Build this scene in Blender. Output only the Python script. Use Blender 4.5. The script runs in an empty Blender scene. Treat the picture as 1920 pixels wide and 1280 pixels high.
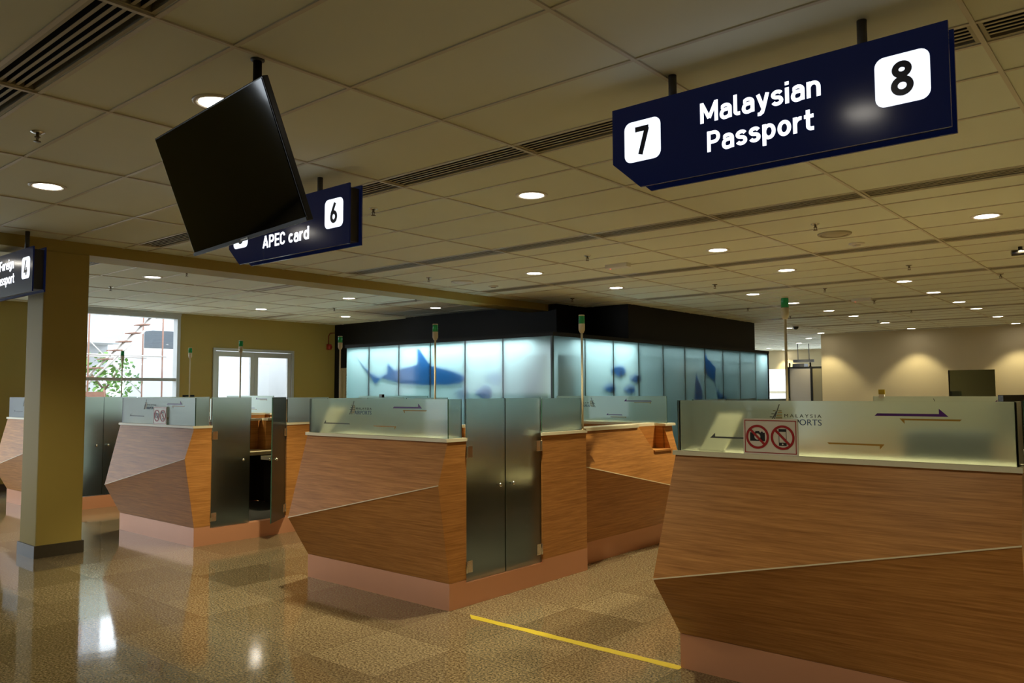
import bpy, bmesh, math, random
from mathutils import Vector, Matrix
random.seed(7)
S = bpy.context.scene
COL = S.collection
PI = math.pi
CEIL = 2.985

# ------------------------------------------------------------------ materials
def new_mat(name):
    m = bpy.data.materials.new(name); m.use_nodes = True
    nt = m.node_tree
    return m, nt, nt.nodes['Principled BSDF']

def plain(name, col, rough=0.5, metal=0.0, spec=0.5, emit=None, estr=0.0, vary=0.0, scale=8.0, bump=0.0):
    m, nt, b = new_mat(name)
    b.inputs['Base Color'].default_value = (*col, 1)
    b.inputs['Roughness'].default_value = rough
    b.inputs['Metallic'].default_value = metal
    b.inputs['Specular IOR Level'].default_value = spec
    if emit:
        b.inputs['Emission Color'].default_value = (*emit, 1)
        b.inputs['Emission Strength'].default_value = estr
    if vary or bump:
        tc = nt.nodes.new('ShaderNodeTexCoord')
        nz = nt.nodes.new('ShaderNodeTexNoise'); nz.inputs['Scale'].default_value = scale
        nz.inputs['Detail'].default_value = 5
        nt.links.new(tc.outputs['Object'], nz.inputs['Vector'])
        if vary:
            mx = nt.nodes.new('ShaderNodeMix'); mx.data_type = 'RGBA'
            mx.inputs['A'].default_value = (*[c * (1 - vary) for c in col], 1)
            mx.inputs['B'].default_value = (*[min(1, c * (1 + vary)) for c in col], 1)
            nt.links.new(nz.outputs['Fac'], mx.inputs['Factor'])
            nt.links.new(mx.outputs['Result'], b.inputs['Base Color'])
        if bump:
            bp = nt.nodes.new('ShaderNodeBump'); bp.inputs['Strength'].default_value = bump
            bp.inputs['Distance'].default_value = 0.002
            nt.links.new(nz.outputs['Fac'], bp.inputs['Height'])
            nt.links.new(bp.outputs['Normal'], b.inputs['Normal'])
    return m

def wood_mat(name, c1, c2):
    m, nt, b = new_mat(name)
    tc = nt.nodes.new('ShaderNodeTexCoord')
    mp = nt.nodes.new('ShaderNodeMapping'); mp.inputs['Scale'].default_value = (1.3, 1.3, 34)
    mp.inputs['Rotation'].default_value = (0.02, 0.035, 0)
    n1 = nt.nodes.new('ShaderNodeTexNoise'); n1.inputs['Scale'].default_value = 2.2
    n1.inputs['Detail'].default_value = 7; n1.inputs['Roughness'].default_value = 0.62
    mp2 = nt.nodes.new('ShaderNodeMapping'); mp2.inputs['Scale'].default_value = (4, 4, 170)
    n2 = nt.nodes.new('ShaderNodeTexNoise'); n2.inputs['Scale'].default_value = 1.6; n2.inputs['Detail'].default_value = 3
    ad = nt.nodes.new('ShaderNodeMath'); ad.operation = 'MULTIPLY_ADD'; ad.inputs[1].default_value = 0.5
    rp = nt.nodes.new('ShaderNodeValToRGB')
    rp.color_ramp.elements[0].position = 0.48; rp.color_ramp.elements[0].color = (*c1, 1)
    rp.color_ramp.elements[1].position = 0.98; rp.color_ramp.elements[1].color = (*c2, 1)
    L = nt.links.new
    L(tc.outputs['Object'], mp.inputs['Vector']); L(mp.outputs['Vector'], n1.inputs['Vector'])
    L(tc.outputs['Object'], mp2.inputs['Vector']); L(mp2.outputs['Vector'], n2.inputs['Vector'])
    L(n2.outputs['Fac'], ad.inputs[0]); L(n1.outputs['Fac'], ad.inputs[2])
    L(ad.outputs['Value'], rp.inputs['Fac']); L(rp.outputs['Color'], b.inputs['Base Color'])
    b.inputs['Roughness'].default_value = 0.40
    b.inputs['Specular IOR Level'].default_value = 0.32
    return m

def floor_mat():
    m, nt, b = new_mat('polished_granite')
    L = nt.links.new
    tc = nt.nodes.new('ShaderNodeTexCoord')
    sx = nt.nodes.new('ShaderNodeSeparateXYZ'); L(tc.outputs['Object'], sx.inputs['Vector'])
    def cell(out, org):
        a = nt.nodes.new('ShaderNodeMath'); a.operation = 'SUBTRACT'; a.inputs[1].default_value = org
        d = nt.nodes.new('ShaderNodeMath'); d.operation = 'DIVIDE'; d.inputs[1].default_value = 0.595
        f = nt.nodes.new('ShaderNodeMath'); f.operation = 'FLOOR'
        fr = nt.nodes.new('ShaderNodeMath'); fr.operation = 'PINGPONG'; fr.inputs[1].default_value = 0.5
        L(out, a.inputs[0]); L(a.outputs[0], d.inputs[0]); L(d.outputs[0], f.inputs[0]); L(d.outputs[0], fr.inputs[0])
        return f.outputs[0], fr.outputs[0]
    fx, ex = cell(sx.outputs['X'], -5.175); fy, ey = cell(sx.outputs['Y'], 2.25)
    cb = nt.nodes.new('ShaderNodeCombineXYZ'); L(fx, cb.inputs['X']); L(fy, cb.inputs['Y'])
    wn = nt.nodes.new('ShaderNodeTexWhiteNoise'); wn.noise_dimensions = '3D'; L(cb.outputs[0], wn.inputs['Vector'])
    tile = nt.nodes.new('ShaderNodeValToRGB')
    e = tile.color_ramp.elements
    e[0].position = 0; e[0].color = (0.150, 0.118, 0.073, 1)
    e[1].position = 1; e[1].color = (0.242, 0.197, 0.127, 1)
    k = e.new(0.5); k.color = (0.195, 0.155, 0.098, 1)
    L(wn.outputs['Value'], tile.inputs['Fac'])
    sp = nt.nodes.new('ShaderNodeTexNoise'); sp.inputs['Scale'].default_value = 75; sp.inputs['Detail'].default_value = 4
    sp.inputs['Roughness'].default_value = 0.75; L(tc.outputs['Object'], sp.inputs['Vector'])
    spr = nt.nodes.new('ShaderNodeValToRGB')
    spr.color_ramp.elements[0].position = 0.40; spr.color_ramp.elements[0].color = (0.30, 0.28, 0.26, 1)
    spr.color_ramp.elements[1].position = 0.62; spr.color_ramp.elements[1].color = (1.75, 1.7, 1.6, 1)
    L(sp.outputs['Fac'], spr.inputs['Fac'])
    mu = nt.nodes.new('ShaderNodeMix'); mu.data_type = 'RGBA'; mu.blend_type = 'MULTIPLY'; mu.inputs['Factor'].default_value = 1
    L(tile.outputs['Color'], mu.inputs['A']); L(spr.outputs['Color'], mu.inputs['B'])
    mn = nt.nodes.new('ShaderNodeMath'); mn.operation = 'MINIMUM'; L(ex, mn.inputs[0]); L(ey, mn.inputs[1])
    lt = nt.nodes.new('ShaderNodeMath'); lt.operation = 'LESS_THAN'; lt.inputs[1].default_value = 0.0035; L(mn.outputs[0], lt.inputs[0])
    gm = nt.nodes.new('ShaderNodeMix'); gm.data_type = 'RGBA'; gm.inputs['B'].default_value = (0.10, 0.075, 0.045, 1)
    L(lt.outputs[0], gm.inputs['Factor']); L(mu.outputs['Result'], gm.inputs['A'])
    L(gm.outputs['Result'], b.inputs['Base Color'])
    rr = nt.nodes.new('ShaderNodeMapRange'); rr.inputs['To Min'].default_value = 0.05; rr.inputs['To Max'].default_value = 0.12
    L(wn.outputs['Value'], rr.inputs['Value']); L(rr.outputs['Result'], b.inputs['Roughness'])
    b.inputs['Specular IOR Level'].default_value = 0.55
    nb = nt.nodes.new('ShaderNodeTexNoise'); nb.inputs['Scale'].default_value = 3.0; L(tc.outputs['Object'], nb.inputs['Vector'])
    bp = nt.nodes.new('ShaderNodeBump'); bp.inputs['Strength'].default_value = 0.06; bp.inputs['Distance'].default_value = 0.01
    L(nb.outputs['Fac'], bp.inputs['Height']); L(bp.outputs['Normal'], b.inputs['Normal'])
    return m

def frosted(name, col, rough=0.38, ior=1.18, transl=0.18, tcol=(0.62, 0.68, 0.6)):
    m, nt, b = new_mat(name)
    L = nt.links.new
    b.inputs['Base Color'].default_value = (*col, 1)
    b.inputs['Transmission Weight'].default_value = 1
    b.inputs['Roughness'].default_value = rough
    b.inputs['IOR'].default_value = ior
    tr = nt.nodes.new('ShaderNodeBsdfTranslucent'); tr.inputs['Color'].default_value = (*tcol, 1)
    mx = nt.nodes.new('ShaderNodeMixShader'); mx.inputs[0].default_value = transl
    gl = nt.nodes.new('ShaderNodeBsdfGlossy'); gl.inputs['Roughness'].default_value = 0.04
    fr = nt.nodes.new('ShaderNodeFresnel'); fr.inputs['IOR'].default_value = 1.25
    m2 = nt.nodes.new('ShaderNodeMixShader')
    out = nt.nodes['Material Output']
    L(b.outputs[0], mx.inputs[1]); L(tr.outputs[0], mx.inputs[2])
    L(fr.outputs[0], m2.inputs[0]); L(mx.outputs[0], m2.inputs[1]); L(gl.outputs[0], m2.inputs[2])
    L(m2.outputs[0], out.inputs['Surface'])
    return m

def clear_glass(name, col=(1, 1, 1), fac=0.06):
    m, nt, b = new_mat(name)
    L = nt.links.new
    t = nt.nodes.new('ShaderNodeBsdfTransparent'); t.inputs['Color'].default_value = (*col, 1)
    g = nt.nodes.new('ShaderNodeBsdfGlossy'); g.inputs['Roughness'].default_value = 0.02
    mx = nt.nodes.new('ShaderNodeMixShader'); mx.inputs[0].default_value = fac
    L(t.outputs[0], mx.inputs[1]); L(g.outputs[0], mx.inputs[2]); L(mx.outputs[0], nt.nodes['Material Output'].inputs['Surface'])
    return m

def lightbox_glass(name, col, tmix=0.9):
    m, nt, b = new_mat(name)
    L = nt.links.new
    t = nt.nodes.new('ShaderNodeBsdfTranslucent'); t.inputs['Color'].default_value = (*col, 1)
    g = nt.nodes.new('ShaderNodeBsdfGlossy'); g.inputs['Roughness'].default_value = 0.08
    mx = nt.nodes.new('ShaderNodeMixShader'); mx.inputs[0].default_value = 0.045
    L(t.outputs[0], mx.inputs[1]); L(g.outputs[0], mx.inputs[2]); L(mx.outputs[0], nt.nodes['Material Output'].inputs['Surface'])
    return m

def emis(name, col, strength):
    m, nt, b = new_mat(name)
    b.inputs['Base Color'].default_value = (0.7, 0.7, 0.7, 1)
    b.inputs['Emission Color'].default_value = (*col, 1)
    b.inputs['Emission Strength'].default_value = strength
    b.inputs['Roughness'].default_value = 0.25
    return m

M = {}
M['wood'] = wood_mat('teak_laminate', (0.275, 0.106, 0.025), (0.570, 0.264, 0.078))
M['plinth'] = plain('copper_laminate', (0.62, 0.30, 0.175), 0.33, 0.2, vary=0.05, scale=3)
M['cream'] = plain('cream_solid_surface', (0.78, 0.74, 0.58), 0.35)
M['fold'] = plain('painted_fold_highlight', (0.70, 0.60, 0.42), 0.4)  # colour of the highlight painted along the counter folds
M['desk'] = plain('pale_desk_top', (0.70, 0.60, 0.38), 0.45)
M['black'] = plain('black_paint', (0.004, 0.004, 0.0045), 0.6, spec=0.25)
M['dark_panel'] = plain('dark_inner_panel', (0.03, 0.02, 0.014), 0.6, vary=0.2)
M['carpet'] = plain('dark_platform_carpet', (0.03, 0.028, 0.024), 0.95, vary=0.3, scale=60)
M['chrome'] = plain('brushed_steel', (0.62, 0.6, 0.56), 0.22, 1.0)
M['frost'] = frosted('frosted_glass', (0.585, 0.67, 0.60), rough=0.46, transl=0.05, tcol=(0.58, 0.66, 0.56))
M['glass_edge'] = plain('green_glass_edge', (0.05, 0.12, 0.09), 0.15)
M['floor'] = floor_mat()
M['tile'] = plain('mineral_ceiling_tile', (0.76, 0.80, 0.68), 0.85, vary=0.03, scale=2.0, bump=0.05)
M['tbar'] = plain('painted_ceiling_grid', (0.62, 0.58, 0.47), 0.4)
M['yellow_wall'] = plain('olive_yellow_paint', (0.40, 0.315, 0.085), 0.6, vary=0.04, scale=1.2)
M['cream_wall'] = plain('cream_paint', (0.58, 0.49, 0.31), 0.7, vary=0.02, scale=1.0)
M['white_wall'] = plain('white_plaster', (0.75, 0.75, 0.72), 0.8, vary=0.03, scale=0.8)
M['skirt'] = plain('dark_granite_skirting', (0.055, 0.048, 0.036), 0.35, vary=0.2, scale=30)
M['alu'] = plain('aluminium_frame', (0.52, 0.53, 0.52), 0.4, 0.4)
M['navy'] = plain('navy_sign_acrylic', (0.003, 0.007, 0.050), 0.15, spec=0.28, emit=(0.10, 0.20, 1.0), estr=0.012)
M['sign_core'] = plain('dark_grey_sign_box', (0.030, 0.029, 0.028), 0.5)
M['gunmetal'] = plain('dark_grey_tube', (0.085, 0.085, 0.09), 0.45, 0.3)
M['letter'] = emis('lit_white_lettering', (0.88, 0.92, 1.0), 1.7)
M['plate'] = emis('lit_white_plate', (0.84, 0.90, 1.0), 1.15)
M['digit'] = plain('navy_digit', (0.010, 0.014, 0.055), 0.3)
M['screen'] = plain('dark_screen', (0.006, 0.005, 0.003), 0.05, spec=0.42)
M['tv'] = plain('black_tv_plastic', (0.010, 0.009, 0.008), 0.25)
M['lens'] = emis('lit_lamp_lens', (1.0, 0.93, 0.80), 24.0)
M['ring'] = plain('white_lamp_trim', (0.75, 0.72, 0.64), 0.4)
M['brass'] = plain('dull_brass', (0.16, 0.12, 0.06), 0.4, 0.6)
M['green'] = plain('green_beacon_lens', (0.012, 0.22, 0.06), 0.25, emit=(0.01, 0.25, 0.06), estr=0.08)
M['beige'] = plain('beige_plastic', (0.74, 0.68, 0.50), 0.45)
M['white_plastic'] = plain('white_plastic', (0.72, 0.70, 0.64), 0.4)
M['acrylic'] = plain('white_sign_acrylic', (0.80, 0.76, 0.68), 0.35)
M['red'] = plain('red_sign_print', (0.38, 0.012, 0.012), 0.45)
M['ink'] = plain('black_print', (0.012, 0.012, 0.014), 0.45)
M['blue_ink'] = plain('blue_print', (0.055, 0.11, 0.24), 0.5)
M['purple'] = plain('purple_vinyl', (0.095, 0.020, 0.22), 0.4)
M['gold'] = plain('gold_vinyl', (0.42, 0.24, 0.04), 0.4)
M['grey_vinyl'] = plain('grey_vinyl', (0.10, 0.11, 0.11), 0.5)
M['olive_ink'] = plain('olive_print', (0.20, 0.18, 0.03), 0.5)
M['tape'] = plain('yellow_floor_tape', (0.56, 0.43, 0.03), 0.5, vary=0.08, scale=25)
M['redpaint'] = plain('red_bell_paint', (0.30, 0.025, 0.015), 0.4)
M['aqua'] = lightbox_glass('backlit_frosted_glass', (0.62, 0.73, 0.73))
M['aqua_back'] = plain('pale_blue_lining', (0.60, 0.74, 0.75), 0.8)
M['seam'] = plain('dark_teal_joint', (0.01, 0.035, 0.04), 0.4)
M['mirror'] = plain('mirror_glass', (0.42, 0.40, 0.34), 0.02, 1.0)
M['blind'] = plain('beige_louvre', (0.42, 0.36, 0.22), 0.5)
M['fin'] = plain('grille_fin', (0.42, 0.39, 0.28), 0.5)
M['void'] = plain('dark_duct', (0.012, 0.010, 0.008), 0.8)
M['leaf'] = plain('green_leaves', (0.09, 0.19, 0.03), 0.6, vary=0.4, scale=6)
M['bark'] = plain('bark', (0.12, 0.08, 0.05), 0.8)
M['conc'] = plain('pale_concrete', (0.47, 0.48, 0.49), 0.8, vary=0.06, scale=0.7)
M['grey_box'] = plain('blue_grey_metal', (0.07, 0.085, 0.10), 0.5)
M['rust'] = plain('rusty_scaffold', (0.22, 0.105, 0.07), 0.6, vary=0.3, scale=14)
M['steelw'] = plain('pale_galvanised', (0.50, 0.47, 0.44), 0.5, 0.3)
M['pave'] = plain('pale_paving', (0.30, 0.30, 0.28), 0.8, vary=0.1, scale=1)
M['yellow_tag'] = plain('yellow_card', (0.50, 0.38, 0.03), 0.5)
M['orange'] = plain('orange_strap', (0.60, 0.13, 0.02), 0.5)

def silhouette_mat():
    m, nt, b = new_mat('blue_film_print')
    t = nt.nodes.new('ShaderNodeBsdfTranslucent'); t.inputs['Color'].default_value = (0.20, 0.40, 0.66, 1)
    nt.links.new(t.outputs[0], nt.nodes['Material Output'].inputs['Surface'])
    return m
M['film'] = silhouette_mat()

# ------------------------------------------------------------------ mesh builder
class MB:
    def __init__(self, T=None):
        self.bm = bmesh.new(); self.mats = []; self.T = T
    def mi(self, m):
        if m is None: return 0
        if m not in self.mats: self.mats.append(m)
        return self.mats.index(m)
    def v(self, p):
        if self.T: p = self.T(*p)
        return self.bm.verts.new(p)
    def face(self, ps, m=None, smooth=False):
        f = self.bm.faces.new([self.v(p) for p in ps]); f.material_index = self.mi(m); f.smooth = smooth; return f
    def poly(self, rings, faces, m=None, smooth=False):
        vs = [self.v(p) for p in rings]; i = self.mi(m); out = []
        for fc in faces:
            f = self.bm.faces.new([vs[k] for k in fc]); f.material_index = i; f.smooth = smooth; out.append(f)
        return out
    def box(self, a, b, m=None, side=None):
        x0, y0, z0 = a; x1, y1, z1 = b
        ps = [(x0,y0,z0),(x1,y0,z0),(x1,y1,z0),(x0,y1,z0),(x0,y0,z1),(x1,y0,z1),(x1,y1,z1),(x0,y1,z1)]
        return self.poly(ps, [(0,3,2,1),(4,5,6,7),(0,1,5,4),(1,2,6,5),(2,3,7,6),(3,0,4,7)], m)
    def slab(self, a, b, axis, m, em):
        # a sheet whose two big faces (normal = axis) use m and whose narrow edges use em
        fs = self.box(a, b, m); order = {2: (0, 1), 1: (2, 4), 0: (3, 5)}[axis]; k = self.mi(em)
        for i, f in enumerate(fs):
            if i not in order: f.material_index = k
    def prism(self, pts, axis, lo, hi, m=None, em=None):
        # outline in the two other axes, extruded along axis
        n = len(pts)
        def P(p, h):
            if axis == 1: return (p[0], h, p[1])
            if axis == 0: return (h, p[0], p[1])
            return (p[0], p[1], h)
        ps = [P(p, lo) for p in pts] + [P(p, hi) for p in pts]
        fs = [tuple(range(n))[::-1], tuple(range(n, 2*n))] 
        sd = [(i, (i+1) % n, n+(i+1) % n, n+i) for i in range(n)]
        r = self.poly(ps, fs + sd, m)
        if em is not None:
            k = self.mi(em)
            for f in r[2:]: f.material_index = k
        return r
    def tube(self, p0, p1, r, m=None, n=12, r1=None):
        p0 = Vector(p0); p1 = Vector(p1); d = (p1 - p0).normalized()
        a = d.orthogonal().normalized(); b = d.cross(a); r1 = r if r1 is None else r1
        ps = []
        for c, rr in ((p0, r), (p1, r1)):
            for i in range(n):
                t = 2*PI*i/n; ps.append(tuple(c + a*math.cos(t)*rr + b*math.sin(t)*rr))
        sd = [(i, (i+1) % n, n+(i+1) % n, n+i) for i in range(n)]
        fs = self.poly(ps, sd + [tuple(range(n))[::-1], tuple(range(n, 2*n))], m)
        for f in fs[:n]: f.smooth = True
    def lathe(self, prof, c, m=None, n=24):
        # prof: list of (radius, z) ; closed with caps when radius 0
        cx, cy, cz = c; ps = []; idx = []
        for r, z in prof:
            if r < 1e-6: idx.append([len(ps)]); ps.append((cx, cy, cz+z))
            else:
                idx.append(list(range(len(ps), len(ps)+n)))
                for i in range(n):
                    t = 2*PI*i/n; ps.append((cx+r*math.cos(t), cy+r*math.sin(t), cz+z))
        fs = []
        for a, b in zip(idx, idx[1:]):
            for i in range(n):
                j = (i+1) % n
                if len(a) == 1 and len(b) == 1: continue
                if len(a) == 1: fs.append((a[0], b[j], b[i]))
                elif len(b) == 1: fs.append((a[i], a[j], b[0]))
                else: fs.append((a[i], a[j], b[j], b[i]))
        for f in self.poly(ps, fs, m): f.smooth = True
    def ball(self, c, r, m=None, sq=(1, 1, 1), n=14):
        cx, cy, cz = c; ps = []; fs = []; k = n//2
        for j in range(k+1):
            ph = PI*j/k
            for i in range(n):
                t = 2*PI*i/n
                ps.append((cx+sq[0]*r*math.sin(ph)*math.cos(t), cy+sq[1]*r*math.sin(ph)*math.sin(t), cz+sq[2]*r*math.cos(ph)))
        for j in range(k):
            for i in range(n):
                fs.append((j*n+i, j*n+(i+1) % n, (j+1)*n+(i+1) % n, (j+1)*n+i))
        for f in self.poly(ps, fs, m, True): pass
    def build(self, name, parent=None, loc=None, bevel=0.0):
        bm = self.bm
        bmesh.ops.remove_doubles(bm, verts=bm.verts, dist=1e-6)
        if bevel > 0:
            es = [e for e in bm.edges if len(e.link_faces) == 2 and e.calc_face_angle(0) > 0.6]
            bmesh.ops.bevel(bm, geom=es, offset=bevel, segments=2, affect='EDGES', profile=0.6)
        bmesh.ops.recalc_face_normals(bm, faces=bm.faces)
        me = bpy.data.meshes.new(name); bm.to_mesh(me); bm.free()
        for m in self.mats: me.materials.append(m)
        o = bpy.data.objects.new(name, me); COL.objects.link(o)
        if parent: o.parent = parent
        if loc: o.location = loc
        return o

def tag(o, label=None, cat=None, group=None, kind=None):
    if label: o['label'] = label
    if cat: o['category'] = cat
    if group: o['group'] = group
    if kind: o['kind'] = kind
    return o
def empty(name, loc=(0, 0, 0), rz=0.0, label=None, cat=None, group=None):
    o = bpy.data.objects.new(name, None); COL.objects.link(o)
    o.location = loc; o.rotation_euler = (0, 0, rz); o.empty_display_size = 0.1
    return tag(o, label, cat, group)
def struct(o, label=None, cat=None):
    return tag(o, label, cat, None, 'structure')
def copy_tree(o, parent=None):
    c = o.copy(); COL.objects.link(c)
    if parent: c.parent = parent
    for ch in list(o.children): copy_tree(ch, c)
    return c

def text_mesh(body, x0, x1, z0, cap, y, thick, mat, name, parent, bold=0.0, mirror=False, spacing=1.0):
    """Lettering standing in the XZ plane, facing -Y: starts at x0, ends at x1, baseline z0, capital height cap."""
    cu = bpy.data.curves.new('tmp', 'FONT'); cu.body = body; cu.size = 1; cu.offset = bold; cu.space_character = spacing
    cu.resolution_u = 6
    ob = bpy.data.objects.new('tmp', cu); COL.objects.link(ob)
    dg = bpy.context.evaluated_depsgraph_get(); dg.update()
    me = bpy.data.meshes.new_from_object(ob.evaluated_get(dg))
    bpy.data.objects.remove(ob); 
    cu2 = bpy.data.curves.new('tmp2', 'FONT'); cu2.body = 'H'; cu2.size = 1; cu2.offset = bold
    ob2 = bpy.data.objects.new('tmp2', cu2); COL.objects.link(ob2)
    dg = bpy.context.evaluated_depsgraph_get(); dg.update()
    meH = bpy.data.meshes.new_from_object(ob2.evaluated_get(dg)); bpy.data.objects.remove(ob2)
    hmax = max(v.co.y for v in meH.vertices); hmin = min(v.co.y for v in meH.vertices); bpy.data.meshes.remove(meH)
    xs = [v.co.x for v in me.vertices]; a, b = min(xs), max(xs)
    sx = (x1 - x0)/(b - a); sz = cap/(hmax - hmin)
    for v in me.vertices:
        x = (v.co.x - a)*sx; x = (x1 - x) if mirror else (x0 + x)
        v.co = (x, y, z0 + (v.co.y - hmin)*sz)
    bm = bmesh.new(); bm.from_mesh(me)
    bmesh.ops.remove_doubles(bm, verts=bm.verts, dist=1e-6)
    r = bmesh.ops.extrude_face_region(bm, geom=bm.faces[:])
    for g in r['geom']:
        if isinstance(g, bmesh.types.BMVert): g.co.y -= thick
    bmesh.ops.recalc_face_normals(bm, faces=bm.faces)
    bm.to_mesh(me); bm.free()
    me.materials.clear(); me.materials.append(mat); me.name = name
    o = bpy.data.objects.new(name, me); COL.objects.link(o); o.parent = parent
    return o


# a plain grotesque alphabet drawn as strokes (cap height 1, stroke width t)
def _arc(cx, cy, rx, ry, a0, a1, n=10):
    return [(cx+rx*math.cos(math.radians(a0+(a1-a0)*k/n)), cy+ry*math.sin(math.radians(a0+(a1-a0)*k/n))) for k in range(n+1)]
def glyphs(t):
    h = t/2; xh = 0.73; G = {}
    G['M'] = (0.86, [[(h, 0), (h, 1)], [(0.86-h, 0), (0.86-h, 1)], [(h, 0.97), (0.43, 0.20)], [(0.86-h, 0.97), (0.43, 0.20)]])
    G['a'] = (0.57, [[(0.07, 0.56)] + _arc(0.285, 0.47, 0.285-h, xh-h-0.47, 150, 0) + [(0.57-h, 0)],
                     [(0.57-h, 0.425), (0.27, 0.425)] + _arc(0.24, 0.235, 0.24-h, 0.19, 90, 270)[1:] + _arc(0.27, 0.22, 0.30-h, 0.175, 270, 345)])
    G['l'] = (0.30, [[(h, 1), (h, 0.22)] + _arc(h+0.13, 0.20, 0.13, 0.20-h, 180, 270) + [(0.30, h)]])
    G['y'] = (0.58, [[(h*0.95, xh), (0.30, 0.06)], [(0.58-h*0.95, xh), (0.315, 0.02), (0.26, -0.13)] + _arc(0.14, -0.10, 0.10, 0.10, -20, -100, 5) + [(0.06, -0.195)]])
    G['s'] = (0.52, [_arc(0.26, 0.515, 0.26-h, xh-h-0.515, 20, 180, 8) + _arc(0.26, 0.515, 0.26-h, 0.13, 180, 262, 5) + _arc(0.26, 0.225, 0.26-h, 0.155, 82, 0, 5) + _arc(0.26, 0.215, 0.26-h, 0.215-h, 0, -165, 8)])
    G['i'] = (t, [[(h, 0), (h, xh)], [(h, 0.845), (h, 1.0)]])
    G['n'] = (0.57, [[(h, 0), (h, xh)], _arc(0.285, 0.42, 0.285-h, xh-h-0.42, 180, 0, 12) + [(0.57-h, 0)]])
    G['P'] = (0.62, [[(h, 0), (h, 1)], [(h, 1-h), (0.34, 1-h)] + _arc(0.34, 0.69, 0.28-h, 0.31-h, 90, -90, 12) + [(h, 0.38+h)]])
    bowl = lambda cx, rx: _arc(cx, xh/2, rx-h, xh/2-h, 0, 360, 28)
    G['p'] = (0.58, [[(h, -0.26), (h, xh)], bowl(0.29, 0.29)])
    G['o'] = (0.58, [bowl(0.29, 0.29)])
    G['r'] = (0.38, [[(h, 0), (h, xh)], _arc(0.32, 0.38, 0.32-h, xh-h-0.38, 180, 80, 8)])
    G['t'] = (0.40, [[(0.16, 0.94), (0.16, 0.22)] + _arc(0.31, 0.22, 0.15, 0.22-h, 180, 270, 6) + [(0.40, h)], [(0, xh-h), (0.39, xh-h)]])
    G['A'] = (0.70, [[(h*0.85, 0), (0.35, 0.98)], [(0.70-h*0.85, 0), (0.35, 0.98)], [(0.17, 0.28), (0.53, 0.28)]])
    G['E'] = (0.54, [[(h, 0), (h, 1)], [(h, h), (0.54, h)], [(h, 0.51), (0.50, 0.51)], [(h, 1-h), (0.54, 1-h)]])
    G['F'] = (0.54, [[(h, 0), (h, 1)], [(h, 0.47), (0.50, 0.47)], [(h, 1-h), (0.54, 1-h)]])
    G['C'] = (0.60, [[(0.60-h, 0.69)] + _arc(0.30, 0.69, 0.30-h, 0.31-h, 8, 180, 9) + _arc(0.30, 0.31, 0.30-h, 0.31-h, 180, 352, 9)])
    G['c'] = (0.53, [_arc(0.28, xh/2, 0.28-h, xh/2-h, 38, 322, 20)])
    G['d'] = (0.58, [[(0.58-h, 0), (0.58-h, 1)], bowl(0.29, 0.29)])
    G['e'] = (0.57, [[(h, 0.37), (0.57-h, 0.37)], _arc(0.285, xh/2, 0.285-h, xh/2-h, 0, 318, 24)])
    G['g'] = (0.58, [bowl(0.29, 0.29), [(0.58-h, xh), (0.58-h, 0.0)] + _arc(0.29, -0.02, 0.29-h, 0.16, 0, -155, 9)])
    G['3'] = (0.58, [_arc(0.28, 0.745, 0.27-h, 0.255-h, 155, -90, 12) + [(0.22, 0.49)], [(0.22, 0.49), (0.28, 0.505)] + _arc(0.28, 0.275, 0.30-h, 0.275-h, 80, -160, 14)])
    G['4'] = (0.62, [[(0.34, 1.0), (0.06, 0.27), (0.62, 0.27)], [(0.43, 0.52), (0.43, 0)]])
    G['5'] = (0.58, [[(0.53, 1-h), (0.12, 1-h), (0.09, 0.53)] + _arc(0.29, 0.32, 0.29-h, 0.32-h, 125, -155, 14)])
    G['6'] = (0.58, [_arc(0.29, 0.315, 0.29-h, 0.315-h, 0, 360, 28), [(0.40, 1.0), (0.10, 0.44)]])
    G['7'] = (0.56, [[(0, 1-h), (0.54, 1-h)], [(0.475, 1-h), (0.20, 0)]])
    G['8'] = (0.60, [_arc(0.30, 0.755, 0.265-h, 0.245-h, 0, 360, 26), _arc(0.30, 0.285, 0.30-h, 0.285-h, 0, 360, 28)])
    G[' '] = (0.24, [])
    return G
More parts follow.
